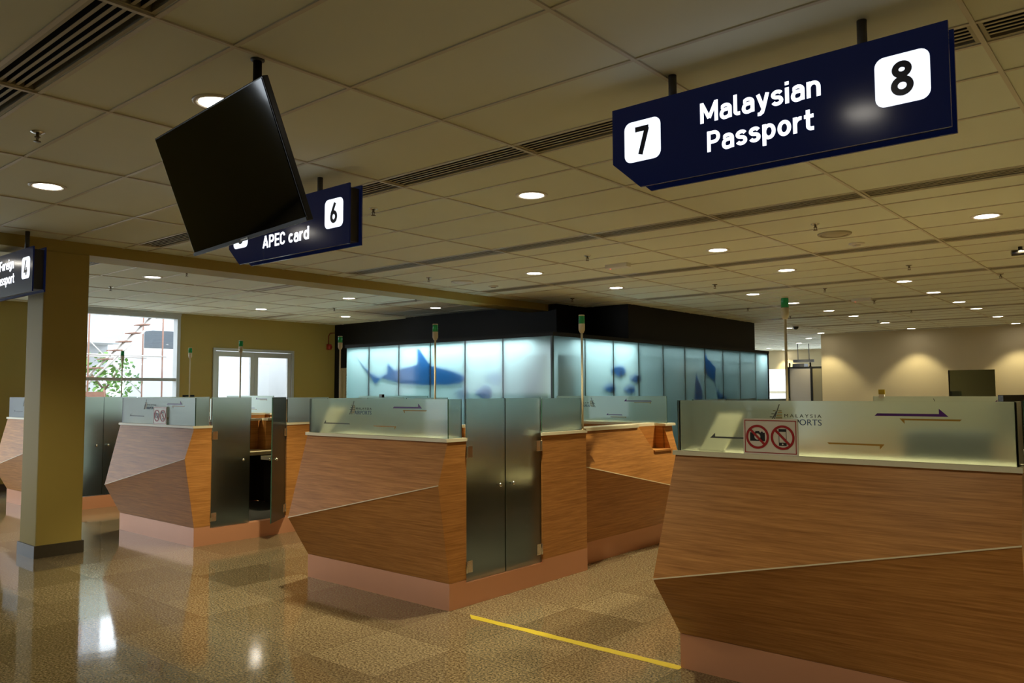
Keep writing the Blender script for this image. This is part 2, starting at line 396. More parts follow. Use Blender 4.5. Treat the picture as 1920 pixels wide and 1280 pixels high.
def stroke_text(body, x0, x1, z0, cap, y, thick, mat, name, parent, t=0.19, gap=0.085):
    """Bold lettering standing in the XZ plane facing -Y, every stroke a thin solid bar"""
    G = glyphs(t); tot = sum(G[c][0] for c in body) + gap*(len(body)-1); sx = (x1-x0)/tot; b = MB(); u = 0.0
    P = lambda p, yy: (x0 + p[0]*sx, yy, z0 + p[1]*cap)
    for ch in body:
        wd, strokes = G[ch]
        for q, st in enumerate(strokes):
            st = [(p[0]+u, p[1]) for p in st]; st = [p for k, p in enumerate(st) if k == 0 or math.dist(p, st[k-1]) > 1e-3]; closed = math.dist(st[0], st[-1]) < 1e-4
            if closed: st = st[:-1]
            n = len(st); L = []; Rr = []
            for k in range(n):
                a = st[k-1] if (k > 0 or closed) else None; c = st[(k+1) % n] if (k < n-1 or closed) else None
                d1 = Vector((st[k][0]-a[0], st[k][1]-a[1])).normalized() if a else None
                d2 = Vector((c[0]-st[k][0], c[1]-st[k][1])).normalized() if c else None
                d = ((d1 or d2) + (d2 or d1)).normalized(); nrm = Vector((-d.y, d.x)); ref = d1 or d2
                k2 = max(0.5, nrm.dot(Vector((-ref.y, ref.x)))); m = t/2/k2
                L.append((st[k][0]+nrm.x*m, st[k][1]+nrm.y*m)); Rr.append((st[k][0]-nrm.x*m, st[k][1]-nrm.y*m))
            yf = y - thick - 0.00012*q
            for k in range(n if closed else n-1):
                j = (k+1) % n
                b.face([P(L[k], yf), P(L[j], yf), P(Rr[j], yf), P(Rr[k], yf)], mat)
                b.face([P(L[k], yf), P(L[k], y), P(L[j], y), P(L[j], yf)], mat); b.face([P(Rr[k], yf), P(Rr[j], yf), P(Rr[j], y), P(Rr[k], y)], mat)
            if not closed:
                for k in (0, n-1): b.face([P(L[k], yf), P(Rr[k], yf), P(Rr[k], y), P(L[k], y)], mat)
        u += wd + gap
    return b.build(name, parent)

# ------------------------------------------------------------------ camera
cam = bpy.data.cameras.new('camera'); co = bpy.data.objects.new('camera', cam); COL.objects.link(co)
cam.sensor_width = 36; cam.lens = 1495.5/1920*36; cam.clip_end = 200
ya, pi_, ro = math.radians(40.322), math.radians(3.593), math.radians(-0.221)
fw = Vector((-math.sin(ya)*math.cos(pi_), math.cos(ya)*math.cos(pi_), math.sin(pi_)))
rt = Vector((math.cos(ya), math.sin(ya), 0)); up = rt.cross(fw)
r2 = rt*math.cos(ro) + up*math.sin(ro); u2 = -rt*math.sin(ro) + up*math.cos(ro)
mw = Matrix.Identity(4)
for i in range(3):
    mw[i][0] = r2[i]; mw[i][1] = u2[i]; mw[i][2] = -fw[i]
mw[2][3] = 1.52
co.matrix_world = mw
S.camera = co

# ------------------------------------------------------------------ room shell
XL, XR, YB, YF = -14.2, 5.2, -9.0, 28.6
b = MB(); b.box((XL-0.2, YB-0.2, -0.12), (XR+0.2, YF+0.3, 0), M['floor'])
struct(b.build('floor'), 'polished brown granite tile floor', 'floor')

SLOT_Y = [1.185, 3.575, 6.10, 8.53, 10.97, 13.40, 15.84, 18.28, 20.72]
SW = 0.215
GX = [-1.81 - 1.21*k for k in range(-6, 6)]
holes = [(-7.87, XR-0.25, y, y+SW) for y in SLOT_Y[:4]] + [(-6.63, XR-0.25, y, y+SW) for y in SLOT_Y[4:]]
left_slots = [(-10.40, -9.22, 3.63), (-10.40, -9.22, 6.24), (-10.40, -9.22, 8.64), (-14.0, -12.75, 8.66)]
holes += [(a, c, y, y+0.19) for a, c, y in left_slots]
xs = sorted(set([XL-0.2, XR+0.2] + [h[0] for h in holes] + [h[1] for h in holes]))
ys = sorted(set([YB-0.2, YF+0.3] + [h[2] for h in holes] + [h[3] for h in holes]))
b = MB()
for y0, y1 in zip(ys, ys[1:]):
    run = None
    for x0, x1 in zip(xs, xs[1:]):
        inside = any(h[0]-1e-6 <= x0 and x1 <= h[1]+1e-6 and h[2]-1e-6 <= y0 and y1 <= h[3]+1e-6 for h in holes)
        if inside:
            if run: b.box((run[0], y0, CEIL), (run[1], y1, CEIL+0.1), M['tile']); run = None
        else: run = (run[0] if run else x0, x1)
    if run: b.box((run[0], y0, CEIL), (run[1], y1, CEIL+0.1), M['tile'])
struct(b.build('ceiling'), 'suspended off-white tile ceiling', 'ceiling')
b = MB(); b.box((XL-0.3, YB-0.3, CEIL+0.16), (XR+0.3, YF+0.4, CEIL+0.3), M['void'])
struct(b.build('ceiling_plenum'), 'dark void above the ceiling tiles', 'ceiling')

# T-bar grid
b = MB()
TB = 0.010
bars_y = [2.365 + 0.613*k for k in range(-9, 43)]
bars_y = [y for y in bars_y if YB < y < YF and not any(s-0.1 < y < s+SW+0.1 for s in SLOT_Y)]
for s in SLOT_Y: bars_y += [s-0.014, s+SW+0.014]
for y in bars_y: b.box((XL, y-TB, CEIL-0.006), (XR, y+TB, CEIL+0.001), M['tbar'])
for k in range(-6, 11):
    x = -1.81 - 1.21*k
    if XL < x < XR: b.box((x-TB, YB, CEIL-0.008), (x+TB, YF, CEIL+0.001), M['tbar'])
struct(b.build('trim_1'), 'painted metal grid between the ceiling tiles', 'ceiling grid')

# walls
def wall_holes_x(x0, x1, ya_, yb_, hs, m, name, z1=CEIL, label=None):
    """wall across X (thickness x0..x1) from ya_ to yb_ with rectangular openings (y0,y1,z0,z1)"""
    b = MB(); cur = ya_
    for (p, q, zb, zt) in sorted(hs):
        b.box((x0, cur, 0), (x1, p, z1), m)
        if zb > 0: b.box((x0, p, 0), (x1, q, zb), m)
        if zt < z1: b.box((x0, p, zt), (x1, q, z1), m)
        cur = q
    b.box((x0, cur, 0), (x1, yb_, z1), m)
    return struct(b.build(name), label, 'wall')
WIN = (5.12, 7.24, 0.12, 2.935); DOOR = (7.90, 9.70, 0.0, 2.38); WIN2 = (-8.6, -5.45, 0.1, 2.45); WIN3 = (-1.5, 3.6, 0.1, 2.9)
wall_holes_x(XL-0.2, XL, YB, 10.95, [WIN, DOOR, WIN2, WIN3], M['yellow_wall'], 'wall_left', label='olive yellow wall with the window and glass door')
b = MB(); 
for a, c in ((YB, -8.6), (-5.45, -1.5), (3.6, 5.12), (7.24, 7.90), (9.70, 10.75)):
    b.box((XL, a, 0), (XL+0.015, c, 0.11), M['skirt'])
struct(b.build('baseboard_left'), 'dark skirting along the yellow wall', 'skirting')
# rear wall behind the camera with its glazed openings
b = MB(); b.box((XL, YB-0.2, 0), (XR, YB, CEIL), M['yellow_wall'])
struct(b.build('wall_rear'), 'olive yellow wall behind the camera', 'wall')
b = MB(); b.box((XR, YB, 0), (XR+0.2, YF, CEIL), M['cream_wall']); struct(b.build('wall_right'), 'cream side wall', 'wall')
FWY = 21.12
b = MB(); b.box((-7.32, FWY, 0), (-4.36, FWY+0.18, CEIL), M['cream_wall']); b.box((-3.40, FWY, 0), (XR, FWY+0.18, CEIL), M['cream_wall'])
b.box((-4.36, FWY, 1.985), (-3.40, FWY+0.18, CEIL), M['cream_wall']); b.box((-4.36, FWY, 0), (-3.40, FWY+0.18, 0.9), M['cream_wall'])
struct(b.build('wall_far'), 'cream far wall lit in scallops by downlights', 'wall')
b = MB(); b.box((-4.385, FWY-0.02, 0.86), (-4.36, FWY+0.1, 2.01), M['cream_wall']); b.box((-3.40, FWY-0.02, 0.86), (-3.375, FWY+0.1, 2.01), M['cream_wall'])
b.box((-4.36, FWY-0.02, 1.985), (-3.40, FWY+0.1, 2.01), M['cream_wall']); b.box((-4.36, FWY-0.03, 0.86), (-3.40, FWY+0.1, 0.9), M['cream'])
w2 = struct(b.build('window_2'), 'small mirrored window in the cream far wall', 'window')
b = MB(); b.box((-4.36, FWY+0.05, 0.9), (-3.40, FWY+0.07, 1.985), M['mirror']); b.build('window_pane', w2)
# end of the far passage
b = MB(); b.box((XL, YF, 0), (-11.9, YF+0.2, CEIL), M['cream_wall']); b.box((-11.9, YF, 2.52), (-7.4, YF+0.2, CEIL), M['cream_wall'])
b.box((-8.15, YF, 0), (-7.0, YF+0.2, 2.52), M['cream_wall'])
struct(b.build('wall_passage_end'), 'cream wall over the bright windows past the far wall', 'wall')
b = MB()
for x in (-11.88, -11.05, -10.30, -9.2, -8.2): b.box((x-0.03, YF-0.02, 0), (x+0.03, YF+0.06, 2.52), M['alu'])
b.box((-11.9, YF-0.02, 1.42), (-8.15, YF+0.06, 1.50), M['cream']); b.box((-11.9, YF-0.02, 2.30), (-8.15, YF+0.06, 2.52), M['cream_wall'])
b2 = b; w3 = struct(b.build('window_3'), 'bright window wall at the end of the passage', 'window')
b = MB(); b.box((-11.9, YF+0.02, 0), (-8.15, YF+0.03, 2.3), clear_glass('passage_glass')); b.build('window_pane', w3)
# beam and column
b = MB(); b.box((-8.60, YB, 2.872), (-8.19, 10.72, CEIL), M['yellow_wall'])
struct(b.build('ceiling_beam'), 'shallow olive yellow beam under the ceiling', 'beam')
b = MB(); b.box((-8.585, 2.835, 0), (-8.18, 3.24, 2.872), M['yellow_wall'])
colm = struct(b.build('column', bevel=0.012), 'square olive yellow column at the left', 'column')
b = MB()
b.box((-8.60, 2.82, 0), (-8.165, 2.835, 0.115), M['skirt']); b.box((-8.60, 3.24, 0), (-8.165, 3.255, 0.115), M['skirt'])
b.box((-8.60, 2.835, 0), (-8.585, 3.24, 0.115), M['skirt']); b.box((-8.18, 2.835, 0), (-8.165, 3.24, 0.115), M['skirt'])
b.build('column_skirting', colm)

# window_1
b = MB()
y0, y1, z0, z1 = WIN
b.box((XL-0.12, y0, z1-0.06), (XL+0.03, y1, z1), M['alu']); b.box((XL-0.12, y0, z0), (XL+0.03, y1, z0+0.06), M['alu'])
b.box((XL-0.12, y1-0.06, z0+0.06), (XL+0.03, y1, z1-0.06), M['alu']); b.box((XL-0.12, y0, z0+0.06), (XL+0.03, y0+0.06, z1-0.06), M['alu'])
b.box((XL-0.10, y0+0.06, 1.735), (XL+0.01, y1-0.06, 1.79), M['alu'])
w1 = struct(b.build('window_1'), 'large aluminium window onto the bright yard', 'window')
gl = clear_glass('window_glass')
b = MB(); b.box((XL-0.06, y0+0.06, 1.79), (XL-0.054, y1-0.06, z1-0.06), gl); b.build('window_pane', w1)
b = MB(); b.box((XL-0.06, y0+0.06, z0+0.06), (XL-0.054, y1-0.06, 1.735), gl); b.build('window_pane', w1)
b = MB(); b.box((XL-0.1, y0, 2.935), (XL+0.05, y1, CEIL), M['alu']); struct(b.build('trim_2'), 'grey strip over the large window', 'trim')
# glass door in the left wall
y0, y1, z0, z1 = DOOR
b = MB()
b.box((XL-0.1, y0, z1-0.05), (XL+0.03, y1, z1), M['alu']); b.box((XL-0.1, y0, 0), (XL+0.03, y0+0.05, z1-0.05), M['alu']); b.box((XL-0.1, y1-0.05, 0), (XL+0.03, y1, z1-0.05), M['alu'])
d1 = struct(b.build('door_1'), 'aluminium double glass door to the yard', 'door')
for a, c in ((y0+0.05, 8.80), (8.80, y1-0.05)):
    b = MB()
    b.box((XL-0.06, a+0.005, 0.01), (XL-0.01, a+0.085, z1-0.06), M['alu']); b.box((XL-0.06, c-0.085, 0.01), (XL-0.01, c-0.005, z1-0.06), M['alu'])
    b.box((XL-0.06, a+0.085, z1-0.16), (XL-0.01, c-0.085, z1-0.06), M['alu']); b.box((XL-0.06, a+0.085, 0.01), (XL-0.01, c-0.085, 0.2), M['alu'])
    lf = b.build('door_leaf', d1)
    b = MB(); b.box((XL-0.04, a+0.085, 0.2), (XL-0.034, c-0.085, z1-0.16), gl); b.build('pane', lf)
    b = MB(); hy = c-0.045 if a < 8.5 else a+0.045
    b.tube((XL+0.03, hy, 0.9), (XL+0.03, hy, 1.25), 0.012, M['chrome']); b.tube((XL-0.01, hy, 0.93), (XL+0.03, hy, 0.93), 0.008, M['chrome']); b.tube((XL-0.01, hy, 1.22), (XL+0.03, hy, 1.22), 0.008, M['chrome'])
    b.build('handle', lf)

# black wall and tall black volumes over the glass wall
b = MB(); b.box((XL, 10.75, 0), (-13.98, 10.95, CEIL), M['black']); b.box((-13.10, 10.75, 0), (-11.75, 10.95, CEIL), M['black'])
b.box((-13.98, 10.75, 2.04), (-13.10, 10.95, CEIL), M['black']); b.box((-11.75, 10.60, 2.30), (-8.02, 10.95, CEIL), M['black'])
b.box((-8.22, 10.95, 2.30), (-8.02, 11.45, CEIL), M['black']); b.box((-8.02, 11.45, 2.30), (-7.15, 11.65, CEIL), M['black'])
b.box((-7.35, 11.65, 2.30), (-7.15, 16.55, CEIL), M['black']); b.box((-11.75, 16.35, 2.30), (-7.35, 16.55, CEIL), M['black'])
struct(b.build('wall_black'), 'black painted bulkhead above the glowing glass wall', 'wall')
# louvred door
b = MB(); b.box((-13.98, 10.74, 0), (-13.92, 10.86, 2.04), M['blind']); b.box((-13.16, 10.74, 0), (-13.10, 10.86, 2.04), M['blind']); b.box((-13.92, 10.74, 1.97), (-13.16, 10.86, 2.04), M['blind'])
d2 = struct(b.build('door_2'), 'beige louvred door in the black wall', 'door')
b = MB()
b.box((-13.92, 10.77, 0.01), (-13.84, 10.82, 1.97), M['blind']); b.box((-13.24, 10.77, 0.01), (-13.16, 10.82, 1.97), M['blind'])
b.box((-13.84, 10.77, 1.90), (-13.24, 10.82, 1.97), M['blind']); b.box((-13.84, 10.77, 0.01), (-13.24, 10.82, 0.12), M['blind'])
for k in range(30):
    z = 0.13 + k*0.059
    b.face([(-13.84, 10.775, z), (-13.24, 10.775, z), (-13.24, 10.815, z+0.045), (-13.84, 10.815, z+0.045)], M['blind'])
b.box((-13.84, 10.816, 0.12), (-13.24, 10.819, 1.90), M['void'])
dl = b.build('door_leaf', d2)
b = MB(); b.box((-13.60, 10.735, 1.35), (-13.54, 10.77, 1.75), M['black']); b.build('lock', dl)

# ------------------------------------------------------------------ linear air slots
def slot_segment(name, x0, x1, y, w, parent):
    b = MB()
    b.box((x0, y, CEIL+0.055), (x1, y+w, CEIL+0.06), M['void'])
    n = 6
    b.box((x0, y, CEIL), (x1, y+0.016, CEIL+0.05), M['fin']); b.box((x0, y+w-0.016, CEIL), (x1, y+w, CEIL+0.05), M['fin'])
    step = (w-0.032)/5.0
    for k in range(1, 5):
        c = y+0.016+k*step
        b.box((x0, c-0.0075, CEIL+0.003), (x1, c+0.0075, CEIL+0.005), M['fin']); b.box((x0, c-0.0055, CEIL+0.005), (x1, c+0.0055, CEIL+0.05), M['void'])
    b.box((x0, y+0.016, CEIL), (x0+0.016, y+w-0.016, CEIL+0.045), M['fin']); b.box((x1-0.016, y+0.016, CEIL), (x1, y+w-0.016, CEIL+0.045), M['fin'])
    return b.build(name, parent)
ords = ['first', 'second', 'third', 'fourth', 'fifth', 'sixth', 'seventh', 'eighth', 'ninth', 'tenth']
slot_lbl = ['nearest row of ceiling air slots, beside the hanging television at top left',
            'row of ceiling air slots just behind the blue hanging signs',
            'second row of ceiling air slots behind the blue hanging signs',
            'third row of ceiling air slots behind the blue hanging signs',
            'row of ceiling air slots running out from above the corner of the glowing glass wall',
            'second row of ceiling air slots beyond the corner of the glowing glass wall',
            'third row of ceiling air slots beyond the corner of the glowing glass wall',
            'fourth row of ceiling air slots beyond the corner of the glowing glass wall',
            'farthest row of ceiling air slots, close to the cream far wall']
for i, y in enumerate(SLOT_Y):
    e = empty('air_slot_row', (0, 0, 0), 0, slot_lbl[i], 'air vent', 'rows of linear air slots in the ceiling')
    xl = -7.87 if i < 4 else -6.63
    edges = [xl] + [x for x in sorted(-1.81 - 1.21*k for k in range(-6, 6)) if xl+0.1 < x < XR-0.35] + [XR-0.25]
    for a, c in zip(edges, edges[1:]):
        if a > 2.5: continue
        slot_segment('slot_section', a+0.012, c-0.012, y, SW, e)
for (a, c, y), lb in zip(left_slots, ['short air grille in the ceiling beside the column, left of the beam', 'short air grille left of the beam, second from the column', 'short air grille left of the beam, nearest the glowing glass wall', 'short air grille in the ceiling close to the yellow wall']):
    tag(slot_segment('air_grille', a, c, y, 0.19, None), lb, 'air vent', 'short air grilles left of the beam')

# ------------------------------------------------------------------ downlights
def make_downlight():
    e = empty('downlight', (0, 0, CEIL))
    b = MB(); b.lathe([(0.088, 0.0), (0.090, -0.006), (0.110, -0.010), (0.120, -0.004), (0.121, 0.0), (0.088, 0.0)], (0, 0, 0), M['ring'], 28); b.build('trim_ring', e)
    b = MB(); b.lathe([(0.0, -0.004), (0.06, -0.004), (0.0885, -0.003), (0.0885, 0.0), (0.0, 0.0)], (0, 0, 0), M['lens'], 28); b.build('lamp_lens', e)
    return e
proto = make_downlight(); used = [False]
SPOT = bpy.data.lights.new('downlight_beam', 'SPOT')
SPOT.energy = 300; SPOT.color = (1.0, 0.87, 0.53); SPOT.spot_size = math.radians(92); SPOT.spot_blend = 0.45; SPOT.shadow_soft_size = 0.07
SPOTF = SPOT.copy(); SPOTF.energy = 95
SPOTN = SPOT.copy(); SPOTN.energy = 60; SPOTN.spot_size = math.radians(128); SPOTN.spot_blend = 0.6
def lamp_at(x, y, z=CEIL-0.03):
    o = bpy.data.objects.new('downlight_beam', SPOTF if y > 10.5 else SPOTN if y < 3 else SPOT); COL.objects.link(o); o.location = (x, y, z); return o
def downlight(x, y, label, group):
    if used[0]: e = copy_tree(proto)
    else: e = proto; used[0] = True
    e.location = (x, y, CEIL); tag(e, label, 'ceiling light', group)
    lamp_at(x, y)
cols = [(-1.25, 'right'), (-3.69, 'middle'), (-6.14, 'left')]
rows = [(2.05, None), (4.58, None), (7.67, None), (9.52, None)]
near = {(-3.69, 2.05): 'downlight half hidden behind the top edge of the hanging television',
        (-3.69, 4.58): 'large downlight in the ceiling between the two blue signs',
        (-6.14, 7.67): 'downlight nearest the beam, in the row before the small white emergency light',
        (-3.69, 7.67): 'downlight right of the small white emergency light on the ceiling',
        (-1.25, 7.67): 'large downlight at the far right below the counter 8 sign',
        (-6.14, 9.52): 'downlight above the corner of the black bulkhead',
        (-3.69, 9.52): 'downlight above the beacon of the rightmost booth'}
for x, _ in cols:
    for y, _2 in rows:
        if (x, y) == (-1.25, 2.05): continue
        if (x, y) in near: downlight(x, y, near[(x, y)], 'downlights right of the beam')
        else: lamp_at(x, y)
for (x, y, lb) in [(-1.25, 2.05, 'downlight mirrored as a soft glow in the counter 8 sign'), (-9.97, 1.93, 'downlight mirrored as a streak in the Foreign Passport sign'), (-6.11, 2.12, 'downlight at far left, above the column and below the sprinkler')]:
    downlight(x, y, lb, 'downlights right of the beam')
lx = [(-9.95, 4.70, 'downlight left of the beam, nearest the column'), (-9.96, 7.80, 'downlight left of the beam, second from the column'),
      (-9.98, 9.70, 'downlight left of the beam, just above the glowing shark panel'), (-12.38, 7.78, 'downlight above the glass door in the yellow wall'),
      (-12.41, 9.65, 'downlight above the left end of the black bulkhead')]
for x, y, lb in lx: downlight(x, y, lb, 'downlights left of the beam')
far = []
yrow = [11.57, 13.19, 14.92, 16.34, 18.45, 20.60]
for i, y in enumerate(yrow):
    downlight(-2.88, y, f'{ords[i]} downlight of the line in the upper right leading to the far wall mirror', 'downlights over the far hall')
    downlight(-5.01, y, f'{ords[i]} downlight of the line receding past the right beacon to the cream far wall', 'downlights over the far hall')
    lamp_at(-0.75, y); lamp_at(1.4, y)
for x, y, lb in [(-7.13, 18.42, 'downlight beside the black camera dome, right of the bulkhead'), (-7.14, 20.62, 'downlight at the left edge of the cream far wall'),
                 (-8.13, 22.49, 'first downlight in the passage left of the far wall'), (-9.18, 24.56, 'second downlight in the passage left of the far wall'),
                 (-11.15, 26.9, 'passage downlight beside the end of the bulkhead'), (-11.13, 28.3, 'farthest downlight, just right of the beacon pole')]:
    downlight(x, y, lb, 'downlights in the far passage')
for x, y in [(1.2, 2.05), (1.2, 4.58), (1.2, 7.67), (-1.25, -0.5), (1.2, 9.52)]: lamp_at(x, y)

# ------------------------------------------------------------------ sprinklers, speakers, small ceiling things
def make_sprinkler():
    e = empty('sprinkler', (0, 0, CEIL))
    b = MB(); b.lathe([(0.0, -0.012), (0.018, -0.012), (0.036, -0.004), (0.038, 0), (0, 0)], (0, 0, 0), M['chrome'], 18); b.build('escutcheon', e)
    b = MB(); b.tube((0, 0, -0.01), (0, 0, -0.03), 0.009, M['brass'])
    b.tube((0.012, 0, -0.03), (0.008, 0, -0.055), 0.003, M['brass'], 8); b.tube((-0.012, 0, -0.03), (-0.008, 0, -0.055), 0.003, M['brass'], 8)
    b.tube((0, 0, -0.028), (0, 0, -0.033), 0.015, M['brass']); b.build('frame', e)
    b = MB(); b.lathe([(0, -0.058), (0.019, -0.057), (0.019, -0.054), (0, -0.053)], (0, 0, 0), M['brass'], 14); b.build('deflector', e)
    return e
sp0 = make_sprinkler()
sprs = [(-4.87, 1.63, 'sprinkler head on the ceiling at far left, above the bright downlight'),
        (-11.28, 4.75, 'sprinkler head left of the beam, closest to the column'),
        (-9.20, 4.76, 'sprinkler head left of the beam, up and right of the first downlight'),
        (-4.92, 4.09, 'sprinkler head just right of the APEC card sign'),
        (-7.39, 7.06, 'sprinkler head just right of the beam, left of the round ceiling speaker'),
        (-4.91, 7.05, 'sprinkler head up and left of the white emergency light'),
        (-7.37, 10.16, 'sprinkler head over the corner of the black bulkhead'),
        (-11.29, 8.53, 'sprinkler head above the left end of the black bulkhead'),
        (-2.46, 7.04, 'sprinkler head left of the large round ceiling speaker'),
        (-4.94, 10.15, 'sprinkler head up and left of the downlight row past the bulkhead corner'),
        (-2.46, 10.12, 'sprinkler head above the first downlight of the upper right line'),
        (-3.94, 11.59, 'small sprinkler head right of the beacon of the rightmost booth'),
        (-1.77, 11.65, 'sprinkler head at the right edge below the wall of air slots'),
        (-3.88, 13.73, 'sprinkler head beside the second emergency light, far right ceiling'),
        (-3.84, 15.85, 'sprinkler head between the two far lines of downlights'),
        (-5.92, 13.44, 'sprinkler head above the right end of the black bulkhead'),
        (-5.94, 15.46, 'sprinkler head close above the camera dome'),
        (-4.93, 17.67, 'sprinkler head beside the fifth downlight of the receding line'),
        (-9.14, 8.46, 'sprinkler head left of the beam above the shark panel')]
for i, (x, y, lb) in enumerate(sprs):
    e = sp0 if i == 0 else copy_tree(sp0)
    e.location = (x, y, CEIL); tag(e, lb, 'sprinkler', 'ceiling sprinklers')
def speaker(x, y, r, label, m):
    e = empty('ceiling_speaker', (x, y, CEIL), 0, label, 'speaker')
    b = MB(); b.lathe([(r*0.80, -0.012), (r*0.9, -0.018), (r, -0.008), (r*1.01, 0), (r*0.78, 0), (r*0.80, -0.012)], (0, 0, 0), m, 32); b.build('rim', e)
    b = MB(); b.lathe([(0, -0.022), (r*0.5, -0.018), (r*0.79, -0.006), (r*0.79, 0), (0, 0)], (0, 0, 0), m, 32); b.build('grille', e)
speaker(-2.48, 7.60, 0.15, 'large round beige ceiling speaker at right', M['fin'])
speaker(-7.34, 7.63, 0.15, 'round ceiling speaker near the beam in the middle', M['white_plastic'])
def disc(x, y, r, label, nm='smoke_detector'):
    e = empty(nm, (x, y, CEIL), 0, label, 'smoke detector')
    b = MB(); b.lathe([(0, -0.018), (r*0.7, -0.018), (r, -0.008), (r, 0), (0, 0)], (0, 0, 0), M['white_plastic'], 24); b.build('base', e)
    b = MB(); b.lathe([(0, -0.034), (r*0.45, -0.032), (r*0.5, -0.018), (0, -0.018)], (0, 0, 0), M['white_plastic'], 20); b.build('sensor', e)
disc(-2.48, 8.25, 0.075, 'small pale disc detector beside the large round speaker at right')
disc(-7.32, 8.23, 0.07, 'small pale disc detector beside the middle round speaker')
def emergency(x, y, label):
    e = empty('emergency_light', (x, y, CEIL+0.002), 0, label, 'emergency light')
    b = MB(); b.box((-0.15, -0.045, -0.05), (0.15, 0.045, 0), M['white_plastic']); b.build('housing', e, bevel=0.008)
    b = MB(); b.lathe([(0, -0.006), (0.006, -0.004), (0.008, 0), (0, 0)], (-0.10, 0, -0.0505), emis('red_indicator', (1, 0.05, 0.05), 3), 10); b.build('indicator', e)
emergency(-4.98, 7.76, 'white emergency light box with a red indicator on the ceiling')
emergency(-3.94, 13.28, 'small emergency light box far along the right ceiling')
e = empty('security_camera', (-6.72, 17.8, CEIL+0.002), 0, 'black dome security camera beside a downlight right of the bulkhead', 'camera')
b = MB(); b.lathe([(0, -0.03), (0.08, -0.03), (0.085, 0), (0, 0)], (0, 0, 0), M['white_plastic'], 20); b.build('base', e)
b = MB(); b.lathe([(0, -0.10), (0.03, -0.095), (0.055, -0.07), (0.065, -0.03), (0, -0.03)], (0, 0, 0), M['tv'], 20); b.build('dome', e)
e = empty('security_camera', (-1.27, 9.57, CEIL+0.002), 0.35, 'black bullet security camera under the ceiling at the right edge', 'camera')
b = MB(); b.tube((0, 0, -0.05), (0, 0, 0), 0.02, M['tv']); b.build('bracket', e)
b = MB(); b.tube((-0.08, 0, -0.065), (0.14, 0, -0.055), 0.03, M['tv']); b.build('body', e)

# ------------------------------------------------------------------ immigration booths
def no_photo_sign(w=0.29, h=0.185):
    e = empty('no_photo_sign')
    b = MB(); b.box((-w/2, -0.003, 0), (w/2, 0.003, h), M['acrylic']); b.build('panel', e)
    b = MB(); y0, y1 = -0.0042, -0.003; t = 0.004; i = 0.008
    b.box((-w/2+i, y0, i), (w/2-i, y1, i+t), M['red']); b.box((-w/2+i, y0, h-i-t), (w/2-i, y1, h-i), M['red'])
    b.box((-w/2+i, y0, i+t), (-w/2+i+t, y1, h-i-t), M['red']); b.box((w/2-i-t, y0, i+t), (w/2-i, y1, h-i-t), M['red'])
    b.build('border', e)
    def ring(b, cx, cz, r0, r1, ya, yb, m, n=40):
        for k in range(n):
            a0, a1 = 2*PI*k/n, 2*PI*(k+1)/n
            P = lambda r, a, y: (cx+r*math.cos(a), y, cz+r*math.sin(a))
            b.face([P(r0,a0,ya), P(r1,a0,ya), P(r1,a1,ya), P(r0,a1,ya)], m)
            b.face([P(r1,a0,ya), P(r1,a0,yb), P(r1,a1,yb), P(r1,a1,ya)], m)
            b.face([P(r0,a0,ya), P(r0,a1,ya), P(r0,a1,yb), P(r0,a0,yb)], m)
    for cx, kind in ((-w*0.233, 'camera'), (w*0.228, 'phone')):
        cz = h*0.49; R = 0.062
        ic = MB(); q0, q1 = -0.0040, -0.003
        if kind == 'camera':
            ic.prism([(cx-0.040, cz-0.022), (cx+0.040, cz-0.022), (cx+0.040, cz+0.022), (cx+0.030, cz+0.022), (cx+0.028, cz+0.027), (cx+0.020, cz+0.027), (cx+0.018, cz+0.022),
                      (cx+0.014, cz+0.022), (cx+0.009, cz+0.030), (cx-0.009, cz+0.030), (cx-0.014, cz+0.022), (cx-0.040, cz+0.022)], 1, q0, q1, M['ink'])
            ring(ic, cx, cz+0.001, 0.0, 0.016, -0.0046, -0.0040, M['acrylic'], 28)
        else:
            ic.box((cx-0.020, q0, cz-0.042), (cx+0.020, q1, cz-0.026), M['ink']); ic.box((cx-0.020, q0, cz+0.029), (cx+0.020, q1, cz+0.043), M['ink'])
            ic.box((cx-0.020, q0, cz-0.026), (cx-0.0175, q1, cz+0.029), M['ink']); ic.box((cx+0.0175, q0, cz-0.026), (cx+0.020, q1, cz+0.029), M['ink'])
            ring(ic, cx, cz-0.034, 0.0, 0.004, -0.0046, -0.0040, M['acrylic'], 14)
        ic.build(kind+'_symbol', e)
        b = MB(); ring(b, cx, cz, R-0.0115, R, -0.0056, -0.003, M['red'])
        d = R-0.006; k = 0.0042; s = 0.7071
        c1 = (cx-d*s, cz+d*s); c2 = (cx+d*s, cz-d*s)
        b.prism([(c1[0]-k, c1[1]-k), (c1[0]+k, c1[1]+k), (c2[0]+k, c2[1]+k), (c2[0]-k, c2[1]-k)], 1, -0.0060, -0.0046, M['red'])
        b.build('prohibition_ring', e)
    return e

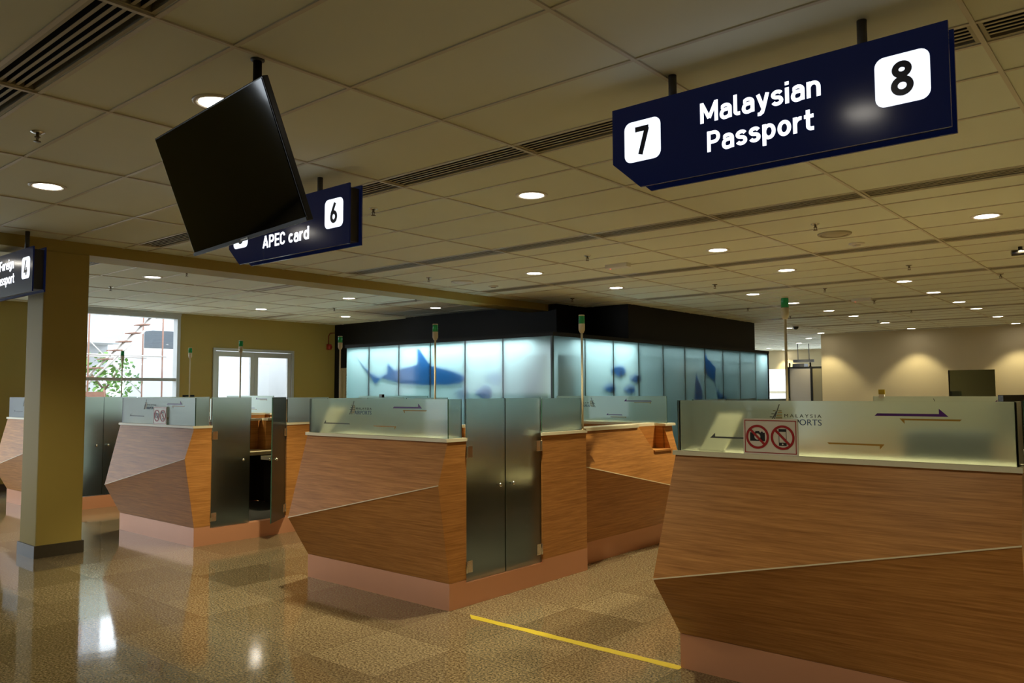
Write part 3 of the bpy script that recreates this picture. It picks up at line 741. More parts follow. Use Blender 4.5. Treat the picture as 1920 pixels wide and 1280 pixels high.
def grid(b, p00, p10, p11, p01, m, n=10):
    # bilinear sheet between four corners, shaded smooth so a slight twist shows no diagonal
    q = [[None]*(n+1) for _ in range(n+1)]
    c = [Vector(p) for p in (p00, p10, p11, p01)]
    for i in range(n+1):
        for j in range(n+1):
            u, v = i/n, j/n
            q[i][j] = tuple(c[0]*(1-u)*(1-v) + c[1]*u*(1-v) + c[2]*u*v + c[3]*(1-u)*v)
    for i in range(n):
        for j in range(n): b.face([q[i][j], q[i+1][j], q[i+1][j+1], q[i][j+1]], m, False)
ZL0, ZL1, ZG = 1.166, 1.190, 1.468   # ledge underside, ledge top, glass top
HW = 0.8225
def arrow(b, x0, x1, z, t, head, m, y0, y1):
    """thin half arrow: head = +1 up at right, -1 down at left, -2 down at right, 2 up at left, 3/4 mirrored"""
    h = t*2.0
    if head == 1: pts = [(x0, z-t/2), (x1, z-t/2), (x1-h*1.6, z+t/2+h), (x1-h*1.6, z+t/2), (x0+t, z+t/2)]
    elif head == 2: pts = [(x0, z-t/2), (x1, z-t/2), (x1-t, z+t/2), (x0+h*1.6, z+t/2), (x0+h*1.6, z+t/2+h)]
    elif head == -1: pts = [(x0, z+t/2), (x0+h*1.3, z-t/2-h), (x0+h*1.3, z-t/2), (x1, z-t/2), (x1+t, z+t/2)]
    else: pts = [(x0, z+t/2), (x0+t, z-t/2), (x1-h*1.3, z-t/2), (x1-h*1.3, z-t/2-h), (x1, z+t/2)]
    b.prism(pts, 1, y0, y1, m)
def logo_mark(b, x, z, w, h, y0, y1, flip=1):
    """two slanted grey strokes, short ticks at their left and a striped olive fan at their right"""
    X = lambda u: x + (u*w if flip > 0 else w-u*w)
    Q = lambda pts, m: b.prism([(X(u), z+v*h) for u, v in pts], 1, y0, y1, m)
    Q([(0.0, 0.0), (0.10, 0.0), (0.74, 0.66), (0.64, 0.66)], M['grey_vinyl'])
    Q([(0.28, 0.0), (0.36, 0.0), (0.98, 1.0), (0.90, 1.0)], M['grey_vinyl'])
    for k in range(9):
        v = 0.03 + 0.078*k; u0 = 0.41 + 0.62*v; u1 = 0.42 + 0.62*v + 0.62*math.sin(PI*min(1, 0.22+v*0.95))
        Q([(u0, v), (max(u0+0.03, min(1.16, u1)), v), (max(u0+0.03, min(1.16, u1)), v+0.045), (u0+0.028, v+0.045)], M['olive_ink'] if k % 2 == 0 else M['gold'])
    for k in range(3):
        v = 0.36 + 0.15*k; u1 = 0.10 + 0.93*v
        Q([(u1-0.34, v), (u1-0.12, v), (u1-0.09, v+0.04), (u1-0.31, v+0.04)], M['grey_vinyl'] if k < 2 else M['olive_ink'])
def make_booth(cx, cy, label, bl=(0.51, 0.22), br=(0.873, 0.11), open_leaf=0.0, dy=0.0):
    R = empty('immigration_booth', (cx, cy, 0), 0, label, 'immigration booth', 'wooden immigration booths with frosted glass')
    HWX = HW
    # --- front counter (faces -Y)
    def counter(T, u0, u1, bul0, bul1, top_d, depth, name, notch=None, inner=True):
        zp = 0.188
        b = MB(T)
        A0, A1 = (u0, top_d, ZL0), (u1, top_d, ZL0)
        B0, B1 = (u0, bul0[1], bul0[0]), (u1, bul1[1], bul1[0])
        C0, C1 = (u0, 0.0, zp), (u1, 0.0, zp)
        D0, D1 = (u0, -depth, zp), (u1, -depth, zp); E0, E1 = (u0, -depth, ZL0), (u1, -depth, ZL0)
        w = M['wood']
        if notch is None:
            grid(b, A0, A1, B1, B0, w)
            b.face([E0, E1, A1, A0], w)
        else:
            # passport tray cut into the upper edge: n0 top near, n1 bottom near, n2 bottom far, n3 top far
            def dd(u, z):   # depth on the sloping upper face
                t = (u-u0)/(u1-u0); zb = bul0[0]+(bul1[0]-bul0[0])*t; db = bul0[1]+(bul1[1]-bul0[1])*t
                return top_d+(db-top_d)*(ZL0-z)/(ZL0-zb)
            un0, un1, un2, un3, zn = notch
            zt = zn + 0.0
            N0 = (un0, top_d, ZL0); N1 = (un1, dd(un1, zn), zn); N2 = (un2, dd(un2, zn), zn); N3 = (un3, top_d, ZL0)
            b.face([A0, N0, N1, B0], w); b.face([N1, N2, B1, B0], w); b.face([N2, N3, A1, B1], w)
            bd = -0.085
            I0 = (un0, bd, ZL0); I1 = (un1, bd, zn); I2 = (un2, bd, zn); I3 = (un3, bd, ZL0)
            b.face([N0, I0, I1, N1], w); b.face([N1, I1, I2, N2], w); b.face([N2, I2, I3, N3], w); b.face([I0, I3, I2, I1], w)
            b.face([A0, E0, (un0, -depth, ZL0), I0, N0], w); b.face([N3, I3, (un3, -depth, ZL0), E1, A1], w); b.face([I0, (un0, -depth, ZL0), (un3, -depth, ZL0), I3], w)
        grid(b, B0, B1, C1, C0, w); b.face([C0, C1, D1, D0], w); b.face([D0, D1, E1, E0], M['wood'])
        b.face([A0, B0, C0, D0, E0], w); b.face([A1, E1, D1, C1, B1], w)
        o = b.build(name, R)
        # added pale strip, a painted highlight where the fold catches light
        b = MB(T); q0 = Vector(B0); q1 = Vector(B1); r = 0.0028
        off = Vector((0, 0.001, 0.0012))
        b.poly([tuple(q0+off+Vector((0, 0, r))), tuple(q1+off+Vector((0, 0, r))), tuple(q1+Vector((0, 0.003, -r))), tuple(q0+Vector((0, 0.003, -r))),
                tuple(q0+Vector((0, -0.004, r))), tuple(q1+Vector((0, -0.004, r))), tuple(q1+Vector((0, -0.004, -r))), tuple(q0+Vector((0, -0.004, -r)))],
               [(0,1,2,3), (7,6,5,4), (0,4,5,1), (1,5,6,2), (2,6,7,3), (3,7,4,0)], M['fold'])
        b.build('fold_highlight', o)
        if notch is not None:
            b = MB(T); un0, un1, un2, un3, zn = notch
            b.box((un1-0.004, -0.08, zn-0.014), (un2+0.004, dd((un1+un2)/2, zn)+0.016, zn-0.0005+0.004), M['wood'])
            b.build('tray_shelf', o)
        return o
    fd = 0.172
    TF = lambda u, d, z: (u, -d, z)
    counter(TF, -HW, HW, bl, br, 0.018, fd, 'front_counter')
    TB_ = lambda u, d, z: (-u, 3.385+d, z)
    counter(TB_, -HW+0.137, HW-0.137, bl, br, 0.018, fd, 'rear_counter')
    # --- plinth all around and platform
    b = MB(); p = M['plinth']; zp = 0.186
    b.box((-HW, 0.0, 0), (HW, fd, zp), p); b.box((-HW+0.137, 3.385-fd, 0), (HW-0.137, 3.385, zp), p)
    for s in (-1, 1):
        b.box((min(s*HW, s*(HW-0.10)), fd, 0), (max(s*HW, s*(HW-0.10)), 1.045, 0.163), p)
        b.box((min(s*HW, s*(HW-0.10)), 1.045, 0), (max(s*HW, s*(HW-0.10)), 1.668, zp), p)
        b.box((min(s*(HW-0.135), s*(HW-0.27)), 1.668, 0), (max(s*(HW-0.135), s*(HW-0.27)), 3.385-fd, 0.20), p)
    b.build('plinth', R)
    b = MB(); b.box((-HW+0.275, fd+0.001, 0), (HW-0.275, 3.385-fd-0.001, 0.15), M['carpet']); 
    for s in (-1, 1): b.box((min(s*(HW-0.1), s*(HW-0.275)), fd+0.001, 0), (max(s*(HW-0.1), s*(HW-0.275)), 1.667, 0.15), M['carpet'])
    b.build('platform', R)
    # --- ledges
    c = M['cream']
    def ledge(*boxes):
        b = MB()
        for a_, c_ in boxes: b.box(a_, c_, c)
        b.build('ledge', R)
    ledge(((-HW-0.012, -0.032, ZL0), (HW+0.004, fd+0.006, ZL1))); ledge(((-HW+0.10, 3.385-fd-0.006, ZL0), (HW-0.10, 3.385+0.03, ZL1)))
    for s in (-1, 1):
        ledge(((min(s*(HW+0.008), s*(HW-0.16)), 1.046, ZL0), (max(s*(HW+0.008), s*(HW-0.16)), 1.672, ZL1)))
        ledge(((min(s*(HW-0.224), s*(HW-0.30)), 2.721, ZL0+0.001), (max(s*(HW-0.224), s*(HW-0.30)), 3.200, ZL1+0.006)))
        for ya_, yb_ in ((1.672, 2.72), ):
            ledge(((min(s*(HW-0.118), s*(HW-0.30)), ya_, ZL0+0.001), (max(s*(HW-0.118), s*(HW-0.30)), yb_, ZL1+0.006)))
    # --- side panels, side counters, desks, doors
    for s in (-1, 1):
        mnx = lambda a, c_: (min(s*a, s*c_), max(s*a, s*c_))
        b = MB(); x0, x1 = mnx(HW, HW-0.10)
        b.box((x0, 1.052, zp), (x1, 1.664, ZL0), M['wood']); b.build('side_panel', R)
        TS = (lambda s_: (lambda u, d, z: (s_*(HW-0.135+d), u, z)))(s)
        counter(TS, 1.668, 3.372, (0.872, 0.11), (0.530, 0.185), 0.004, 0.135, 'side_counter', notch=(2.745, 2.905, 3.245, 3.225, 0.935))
        pts = [(HW-0.105, 1.07), (HW-0.105, 1.66), (HW-0.275, 1.66), (HW-0.275, 3.2), (HW-0.53, 3.2), (HW-0.53, 1.07)]
        b = MB(); b.prism([(s*p_[0], p_[1]) for p_ in pts], 2, 0.762, 0.802, M['desk']); b.build('desk_top', R)
        b = MB(); x0, x1 = mnx(HW-0.275, HW-0.29); b.box((x0, 1.67, 0.151), (x1, 3.2, 0.761), M['dark_panel']); b.build('desk_support', R)
        b = MB(); x0, x1 = mnx(HW-0.1005, HW-0.112); b.box((x0, 1.056, 0.164), (x1, 1.66, 0.761), M['dark_panel']); b.build('desk_support', R)
        b = MB(); x0, x1 = mnx(HW-0.113, HW-0.292); b.box((x0, 1.640, 0.164), (x1, 1.6695, 0.761), M['dark_panel']); b.build('desk_support', R)
        # glass over the front counter side and over the side panel
        g, ge = M['frost'], M['glass_edge']
        x0, x1 = mnx(HW-0.012, HW-0.022)
        b = MB(); b.slab((x0, 0.004, ZL1), (x1, 0.137, ZG), 0, g, ge); b.build('glass_screen', R)
        b = MB(); b.slab((x0, 1.068, ZL1), (x1, 1.612, ZG-0.004), 0, g, ge); b.build('glass_screen', R)
        b = MB(); x0, x1 = mnx(HW-0.02, HW-0.05); b.box((x0, 1.045, ZL1), (x1, 1.060, ZG-0.02), M['chrome']); b.build('hinge_post', R)
        # doors
        for k, (ya_, yb_) in enumerate(((0.176, 0.606), (0.610, 1.040))):
            hy = ya_ if k == 0 else yb_
            dz = empty('door_leaf', (s*(HW-0.004), hy, 0)); dz.parent = R
            b = MB(); b.slab((-0.010, ya_-hy, 0.170), (0.0, yb_-hy, ZG+0.002), 0, g, ge)
            pane = b.build('glass_pane', dz)
            f = 1 if k == 0 else -1
            ky = (0.512 if k == 0 else 0.662) - hy
            b = MB()
            for q in (1, -1):
                xo = 0.0 if q*s > 0 else -0.010
                xo = 0.0 if q > 0 else -0.010
                b.tube((xo, ky, 0.826), (xo+q*0.020, ky, 0.826), 0.007, M['chrome']); b.ball((xo+q*0.030, ky, 0.826), 0.0165, M['chrome'])
            b.build('knob', dz)
            for hz in (1.088, 0.272):
                b = MB(); b.box((-0.018, f*0.004, hz-0.042), (0.006, f*0.060, hz+0.042), M['chrome']); b.tube((0.004, f*0.0, hz-0.042), (0.004, f*0.0, hz+0.042), 0.010, M['chrome']); b.build('hinge', dz, bevel=0.002)
            if s > 0 and k == 1 and open_leaf: dz.rotation_euler = (0, 0, open_leaf)
            if s < 0: dz.location.x = -(HW-0.004)+0.010
    # --- front glass with vinyl graphics
    b = MB(); b.slab((-HW+0.008, -0.006, ZL1), (HW-0.012, 0.004, ZG), 1, M['frost'], M['glass_edge']); fg = b.build('front_glass', R)
    x = -HW; ya_, yb_ = -0.0085, -0.0065
    b = MB(); arrow(b, x+1.055, x+1.370, 1.405, 0.012, 1, M['purple'], ya_, yb_); b.build('purple_arrow', fg)
    b = MB(); arrow(b, x+1.165, x+1.415, 1.384, 0.008, -1, M['gold'], ya_, yb_); b.build('gold_arrow', fg)
    b = MB(); arrow(b, x+0.830, x+1.095, 1.261, 0.008, -2, M['gold'], ya_, yb_); b.build('gold_arrow', fg)
    b = MB(); arrow(b, x+0.205, x+0.545, 1.270, 0.009, 2, M['grey_vinyl'], ya_, yb_); b.build('grey_arrow', fg)
    b = MB(); logo_mark(b, x+0.535, 1.345, 0.062, 0.105, ya_, yb_); b.build('logo_emblem', fg)
    text_mesh('MALAYSIA', x+0.618, x+0.805, 1.384, 0.016, -0.0065, 0.0015, M['ink'], 'logo_lettering', fg, 0.0, spacing=1.5)
    text_mesh('AIRPORTS', x+0.600, x+0.805, 1.346, 0.029, -0.0065, 0.0015, M['blue_ink'], 'logo_lettering', fg, 0.0)
    # --- rear glass, its graphics read mirrored from inside
    yr = 3.285
    b = MB(); b.slab((-HW+0.105, yr, ZL1), (HW-0.128, yr+0.010, ZG), 1, M['frost'], M['glass_edge']); rg = b.build('rear_glass', R)
    ya_, yb_ = yr-0.0025, yr-0.0005
    b = MB(); arrow(b, x+1.005, x+1.345, 1.416, 0.010, 2, M['purple'], ya_, yb_); b.build('purple_arrow', rg)
    b = MB(); arrow(b, x+1.130, x+1.340, 1.401, 0.006, -2, M['gold'], ya_, yb_); b.build('gold_arrow', rg)
    b = MB(); arrow(b, x+0.780, x+0.985, 1.266, 0.007, 2, M['purple'], ya_, yb_); b.build('purple_arrow', rg)
    b = MB(); arrow(b, x+0.83, x+1.035, 1.245, 0.005, -2, M['gold'], ya_, yb_); b.build('gold_arrow', rg)
    b = MB(); logo_mark(b, x+0.575, 1.345, 0.062, 0.105, ya_, yb_, -1); b.build('logo_emblem', rg)
    text_mesh('MALAYSIA', x+0.345, x+0.548, 1.384, 0.016, yb_, 0.0015, M['ink'], 'logo_lettering', rg, 0.0, True, 1.5)
    text_mesh('AIRPORTS', x+0.345, x+0.565, 1.346, 0.029, yb_, 0.0015, M['blue_ink'], 'logo_lettering', rg, 0.0, True)
    return R

BO = [(-4.8075, 4.012, 'middle wooden booth standing under the APEC card sign'),
      (-1.3825, 4.024, 'nearest wooden booth at right carrying the clear no-camera sign'),
      (-8.3785, 4.040, 'wooden booth right of the yellow column with one glass door standing open'),
      (-11.945, 4.035, 'farthest left booth, mostly hidden behind the yellow column')]
make_booth(*BO[0], bl=(0.508, 0.197))
make_booth(*BO[1], bl=(0.530, 0.285))
make_booth(*BO[2], bl=(0.512, 0.172), open_leaf=math.radians(38))
make_booth(*BO[3], bl=(0.512, 0.175))

sg = no_photo_sign(); sg.location = (-1.659, 4.0005, 1.1905); sg.rotation_euler = (math.radians(0), 0, math.radians(-0.5))
sg.location.y = 4.006
tag(sg, 'white no-camera no-phone sign propped on the ledge of the nearest booth', 'sign', 'no-camera signs on the booth ledges')
sg2 = copy_tree(sg); sg2.location = (-8.27, 4.022, 1.1905)
tag(sg2, 'white no-camera no-phone sign on the ledge of the booth by the column', 'sign', 'no-camera signs on the booth ledges')

# things inside the booths
def doc_box(x, y, label, w=0.14):
    e = empty('document_stand', (x, y, ZL1), 0, label, 'document stand', 'pale stands behind the frosted glass')
    b = MB(); b.poly([(-w/2, -0.03, 0.008), (w/2, -0.03, 0.008), (w/2+0.055, 0.10, 0.205), (-w/2+0.055, 0.10, 0.205), (-w/2, -0.018, 0.002), (w/2, -0.018, 0.002), (w/2+0.055, 0.112, 0.199), (-w/2+0.055, 0.112, 0.199)],
           [(0, 1, 2, 3), (7, 6, 5, 4), (0, 4, 5, 1), (1, 5, 6, 2), (2, 6, 7, 3), (3, 7, 4, 0)], M['cream']); b.build('board', e)
    b = MB(); b.box((-w/2-0.01, -0.035, 0), (w/2+0.01, 0.06, 0.006), M['white_plastic']); b.build('foot', e)
doc_box(-2.01, 4.085, 'pale slanted board behind the left end of the nearest booth glass')
doc_box(-5.50, 4.075, 'pale board behind the left end of the middle booth glass', 0.2)
def monitor(x, y, z, rz, label, w=0.36):
    e = empty('monitor', (x, y, z), rz, label, 'monitor')
    b = MB(); b.box((-w/2, -0.015, 0.42), (w/2, 0.02, 0.69), M['tv']); b.build('casing', e, bevel=0.004)
    b = MB(); b.box((-w/2+0.012, -0.0165, 0.435), (w/2-0.012, -0.0145, 0.678), M['screen']); b.build('screen', e)
    b = MB(); b.tube((0, 0.01, 0.01), (0, 0.01, 0.5), 0.02, M['tv']); b.box((-0.1, -0.08, 0), (0.1, 0.1, 0.012), M['tv']); b.build('stand', e)
monitor(-8.22, 7.00, 0.80, PI-0.6, 'black monitor peeking over the rear of the booth by the column', 0.34)
monitor(-11.55, 6.05, 0.80, PI-0.9, 'black monitor peeking over the farthest left booth', 0.34)
monitor(-0.78, 5.55, 0.80, PI+1.2, 'dark monitor at the right edge inside the nearest booth')

# chair inside the nearest booth
e = empty('office_chair', (-0.98, 4.62, 0.15), 0.25, 'dark blue office chair blurred behind the right end of the nearest booth glass', 'chair')
cb = plain('dark_blue_fabric', (0.02, 0.03, 0.07), 0.9, vary=0.2, scale=40)
b = MB(); b.box((-0.22, -0.23, 0.50), (0.22, 0.21, 0.575), cb); b.build('seat', e, bevel=0.03)
b = MB(); b.box((-0.20, -0.265, 0.70), (0.20, -0.205, 1.17), cb); b.build('backrest', e, bevel=0.025)
b = MB(); b.tube((0, -0.20, 0.49), (0, -0.275, 0.60), 0.018, M['tv']); b.tube((0, -0.275, 0.60), (0, -0.275, 0.95), 0.018, M['tv']); b.build('back_bar', e)
b = MB(); b.tube((0, 0, 0.09), (0, 0, 0.50), 0.026, M['tv']); b.build('gas_column', e)
for k in range(5):
    t = 2*PI*k/5; c_, s_ = math.cos(t), math.sin(t)
    b = MB(); b.tube((0, 0, 0.10), (0.26*c_, 0.26*s_, 0.065), 0.018, M['tv'], 10, 0.012); lg = b.build('leg', e)
    b = MB(); b.tube((0.26*c_-0.012*s_, 0.26*s_+0.012*c_, 0.0275), (0.26*c_+0.012*s_, 0.26*s_-0.012*c_, 0.0275), 0.0275, M['tv'], 14); b.build('caster', lg)
# beacons
def make_beacon():
    e = empty('signal_beacon')
    b = MB(); b.lathe([(0, 0.0), (0.03, 0), (0.03, 0.006), (0.012, 0.012), (0, 0.012)], (0, 0, 0), M['brass'], 18); b.build('base_flange', e)
    b = MB(); b.tube((0, 0, 0.01), (0, 0, 0.84), 0.0095, M['beige'], 12); b.build('pole', e)
    b = MB(); b.lathe([(0, 0.83), (0.016, 0.835), (0.025, 0.855), (0.027, 0.86), (0.027, 0.915), (0, 0.915)], (0, 0, 0), M['beige'], 20); b.build('lamp_base', e)
    b = MB(); b.lathe([(0, 0.915), (0.026, 0.915), (0.026, 0.978), (0.024, 0.984), (0, 0.984)], (0, 0, 0), M['green'], 20); b.build('green_lens', e)
    b = MB(); b.lathe([(0, 0.984), (0.0265, 0.984), (0.0265, 0.990), (0.022, 0.993), (0, 0.993)], (0, 0, 0), M['beige'], 20); b.build('cap', e)
    return e
bc0 = make_beacon()
bcs = [(-3.985+0.0, 5.655, 'green topped signal pole at the right side of the middle booth'),
       (-5.60, 5.44, 'green topped signal pole at the left side of the middle booth'),
       (-2.165, 5.54, 'tallest looking green signal pole, over the nearest booth at right'),
       (-7.71, 5.916, 'green signal pole standing against the black wall left of the shark panel'),
       (-9.175, 5.485, 'green signal pole in front of the glass double door'),
       (-11.275, 5.915, 'green signal pole in front of the yellow wall between window and glass door'),
       (-12.735, 5.57, 'green signal pole seen dark against the bright window')]
bcs[0] = (-4.005, 5.655, bcs[0][2])
for i, (x, y, lb) in enumerate(bcs):
    e = bc0 if i == 0 else copy_tree(bc0)
    e.location = (x, y, ZL1 + (0.006 if y > 5.8 else 0)); tag(e, lb, 'signal light', 'green topped signal poles on the booths')

# yellow floor line
b = MB(); n = 26; top = []; bot = []
for k in range(n+1):
    x = -3.80 + 1.60*k/n
    top.append((x + (0.0 if k else -0.02), 4.047 + random.uniform(-0.004, 0.004))); bot.append((x + (0.05 if k == 0 else 0), 3.985 + random.uniform(-0.004, 0.004)))
b.prism(top + bot[::-1], 2, 0.0, 0.0012, M['tape'])
tag(b.build('floor_tape'), 'worn yellow waiting line taped across the lane between two booths', 'floor line')

# ------------------------------------------------------------------ hanging signs
def hanging_sign(x0, y0, z0, label, left, right, lines, hang=(0.30, 1.14), ztop=CEIL):
    W, H, TH = 1.455, 0.397, 0.108
    R = empty('hanging_sign', (x0, y0, z0), 0, label, 'overhead sign', 'blue overhead counter signs')
    outline = [(0.150, 0), (W, 0), (W, H), (0, H), (0, 0.132)]
    b = MB(); b.prism(outline, 1, 0, 0.012, M['navy']); face = b.build('front_face', R)
    b = MB(); b.prism(outline, 1, TH-0.012, TH, M['navy']); b.build('rear_face', R)
    ins = 0.022
    b = MB(); b.prism([(0.155+ins, ins), (W-ins, ins), (W-ins, H-ins), (ins, H-ins), (ins, 0.14)], 1, 0.012, TH-0.012, M['sign_core']); b.build('sign_box', R)
    for hx in hang:
        b = MB(); b.tube((hx, TH/2, H-ins-0.001), (hx, TH/2, ztop-z0-0.0), 0.019, M['gunmetal'], 16); b.build('hanger_tube', R)
    def badge(xa, ch):
        s, r = 0.194, 0.036; za = 0.122; pts = []
        for cxx, czz, a0 in ((xa+s-r, za+r, -PI/2), (xa+s-r, za+s-r, 0), (xa+r, za+s-r, PI/2), (xa+r, za+r, PI)):
            for k in range(7):
                a = a0 + PI/2*k/6; pts.append((cxx+r*math.cos(a), czz+r*math.sin(a)))
        b = MB(); b.prism(pts, 1, -0.0015, 0.0, M['plate']); p = b.build('number_plate', face)
        p.parent = R
        wd = 0.080 if ch == '8' else 0.074
        stroke_text(ch, xa+s/2-wd/2, xa+s/2+wd/2, za+0.031, 0.134, -0.0016, 0.001, M['digit'], 'numeral', p, 0.18)
    badge(0.068, left); badge(1.198, right)
    for body, xa, xb, zb, cap in lines:
        stroke_text(body, xa, xb, zb, cap, 0.0, 0.0015, M['letter'], 'lettering', R, 0.165)
    return R
hanging_sign(-2.074, 3.2, 2.475, 'blue lit sign for counters 7 and 8 reading Malaysian Passport', '7', '8',
             [('Malaysian', 0.463, 0.992, 0.229, 0.092), ('Passport', 0.494, 0.962, 0.095, 0.092)], hang=(0.298, 1.141))
hanging_sign(-5.545, 3.2, 2.478, 'blue lit APEC card sign for counters 5 and 6 behind the television', '5', '6',
             [('APEC card', 0.462, 1.022, 0.083, 0.090)], hang=(0.32, 1.067))
hanging_sign(-9.115, 2.56, 2.412, 'lit Foreign Passport sign for counters 3 and 4 at the left edge', '3', '4',
             [('Foreign', 0.633, 0.995, 0.247, 0.092), ('Passport', 0.540, 1.015, 0.112, 0.092)], hang=(0.32, 1.145))

# ------------------------------------------------------------------ television
tvR = empty('television', (-3.0415, 1.7285, 2.4235), 0, 'dark flat television tilted down from a black ceiling pole', 'television')
yaw, tilt, roll = -0.055, 0.362, 0.022
hx = Vector((math.cos(yaw), math.sin(yaw), 0)); n0 = Vector((math.sin(yaw), -math.cos(yaw), 0)); uz = Vector((0, 0, 1))
nn = n0*math.cos(tilt) - uz*math.sin(tilt); uv = uz*math.cos(tilt) + n0*math.sin(tilt)
hx2 = hx*math.cos(roll) + uv*math.sin(roll); up2 = -hx*math.sin(roll) + uv*math.cos(roll)
TT = lambda x, y, z: tuple(hx2*x - nn*y + up2*z)
W, H = 0.97, 0.551
b = MB(TT); b.box((-W/2, 0.002, -H/2), (W/2, 0.028, H/2), M['tv']); b.box((-W/2+0.12, 0.028, -H/2+0.04), (W/2-0.12, 0.062, H/2-0.12), M['tv']); b.build('casing', tvR, bevel=0.003)
b = MB(TT); b.box((-W/2+0.008, -0.0005, -H/2+0.016), (W/2-0.008, 0.002, H/2-0.008), M['screen']); b.build('screen', tvR)
b = MB(TT); b.box((-W/2, -0.004, -H/2), (W/2, 0.002, -H/2+0.014), M['tv']); b.box((-0.03, -0.006, -H/2+0.003), (0.03, -0.004, -H/2+0.009), M['chrome']); b.build('lower_bezel', tvR)
b = MB(TT); b.box((-0.11, 0.062, -0.11), (0.11, 0.076, 0.11), M['gunmetal']); b.build('wall_bracket', tvR)
b = MB(); tx, ty = -0.03, 0.165
b.tube((tx, ty, -0.02), (tx, ty, CEIL-2.4235), 0.019, M['black'], 18); b.lathe([(0, 0), (0.03, 0), (0.03, -0.006), (0.02, -0.010), (0, -0.010)], (tx, ty, CEIL-2.4235), M['sign_core'], 20); b.build('ceiling_pole', tvR)
b = MB(); a = Vector(TT(0, 0.07, 0.0)); b.tube(tuple(a), (tx, ty, 0.02), 0.02, M['tv'], 12); b.build('tilt_arm', tvR)

# ------------------------------------------------------------------ glowing glass wall (sea life light box)
GW = empty('sea_life_light_wall', (0, 0, 0), 0, 'long glowing teal frosted glass wall with shark, fish and ray silhouettes', 'light wall')
ZT = 2.33; YW = 9.2; XS = -7.04
fx = [-11.80, -11.159, -10.363, -9.585, -8.791, -7.991, XS]
sy = [YW, 10.022, 10.809, 11.574, 12.394, 13.191, 13.973, 14.75, 15.539, 16.307, 16.95]
for a, c in zip(fx, fx[1:]):
    b = MB(); b.box((a+0.008, YW, 0.12), (c-0.008, YW+0.010, ZT), M['aqua']); b.build('glass_panel', GW)
for a, c in zip(sy, sy[1:]):
    b = MB(); b.box((XS-0.010, a+0.008, 0.12), (XS, c-0.008, ZT), M['aqua']); b.build('glass_panel', GW)
b = MB()
for a in fx[1:-1]: b.box((a-0.012, YW+0.002, 0.12), (a+0.012, YW+0.05, ZT), M['seam'])
for a in sy[1:-1]: b.box((XS-0.05, a-0.012, 0.12), (XS-0.002, a+0.012, ZT), M['seam'])
b.box((XS-0.03, YW-0.004, 0.12), (XS+0.004, YW+0.03, ZT), M['seam'])
b.build('joint_profile', GW)
b = MB()
b.box((fx[0]-0.02, YW-0.02, ZT), (XS+0.03, 10.60, ZT+0.055), M['black'])
b.box((-7.9, 10.60, ZT), (XS+0.03, sy[-1]+0.02, ZT+0.055), M['black'])
b.build('top_cap', GW)
b = MB(); b.box((fx[0]-0.02, YW-0.015, 0), (XS+0.02, YW+0.03, 0.12), M['black']); b.box((XS-0.03, YW+0.03, 0), (XS+0.02, sy[-1]+0.02, 0.12), M['black']); b.build('base_rail', GW)
b = MB(); DP = 0.62
b.box((fx[0], YW+DP, 0.0), (XS-DP, YW+DP+0.03, ZT), M['aqua_back']); b.box((XS-DP-0.03, YW+DP+0.03, 0.0), (XS-DP, sy[-1], ZT), M['aqua_back'])
b.box((fx[0]-0.02, YW+0.03, 0.0), (fx[0], YW+DP+0.03, ZT), M['aqua_back']); b.box((XS-DP-0.03, sy[-1], 0.0), (XS+0.02, sy[-1]+0.02, ZT), M['black'])
b.build('inner_lining', GW)
b = MB(); b.box((-7.64, YW+0.14, 0.0), (-7.15, YW+0.60, 2.10), plain('grey_inner_post', (0.16, 0.15, 0.16), 0.8)); b.build('inner_post', GW)
# printed silhouettes on a film just behind the panels
def film_y(pts, name, y=YW+0.022):
    b = MB(); b.prism(pts, 1, y, y+0.003, M['film']); b.build(name, GW)
def film_x(pts, name, x=XS-0.022):
    b = MB(); b.prism(pts, 0, x-0.003, x, M['film']); b.build(name, GW)
film_y([(-11.526, 2.18), (-11.281, 1.98), (-11.11, 1.88), (-10.935, 1.82), (-10.863, 1.81), (-10.679, 1.867), (-10.659, 2.04), (-10.568, 1.982), (-10.456, 1.914), (-10.174, 1.963), (-9.997, 1.986), (-9.899, 2.011), (-9.906, 2.24), (-9.854, 2.243), (-9.737, 2.132), (-9.634, 2.021), (-9.564, 1.975), (-9.172, 1.905), (-8.967, 1.848), (-8.86, 1.812), (-8.754, 1.753), (-8.86, 1.667), (-9.147, 1.635), (-9.761, 1.636), (-10.249, 1.654), (-10.454, 1.693), (-10.791, 1.762), (-10.891, 1.726), (-10.991, 1.651), (-11.065, 1.747), (-11.258, 1.912)], 'shark_silhouette')
def fish(cx, cz, r, fn, squash=0.72, fin=False):
    """round reef fish facing +: oval body, notched tail fan behind, pointed fins above or below"""
    pts = []
    for k in range(33):
        a = math.radians(-158 + 316*k/32)
        pts.append((cx + r*math.cos(a), cz + squash*r*math.sin(a)))
        if fin and k == 9: pts += [(cx + 0.10*r, cz - 1.42*squash*r), (cx + 0.30*r, cz - 0.96*squash*r)]
    pts += [(cx - 1.42*r, cz + 0.46*squash*r), (cx - 1.30*r, cz), (cx - 1.42*r, cz - 0.46*squash*r)]
    fn(pts, 'fish_silhouette')
fish(-8.36, 1.512, 0.15, film_y); fish(-8.16, 1.722, 0.14, lambda p, n: film_y(p, n, YW+0.07)); fish(-8.84, 1.49, 0.13, lambda p, n: film_y(p, n, YW+0.07))
for cy, cz, r in ((10.99, 1.855, 0.19), (11.50, 1.74, 0.155), (10.72, 1.575, 0.155), (11.31, 1.555, 0.155)): fish(cy, cz, r, film_x, 0.50, True)
film_x([(13.939, 2.278), (14.109, 2.14), (14.441, 1.993), (14.412, 1.836), (14.404, 1.66), (14.206, 1.772), (13.988, 1.851), (14.016, 2.005)], 'ray_silhouette')
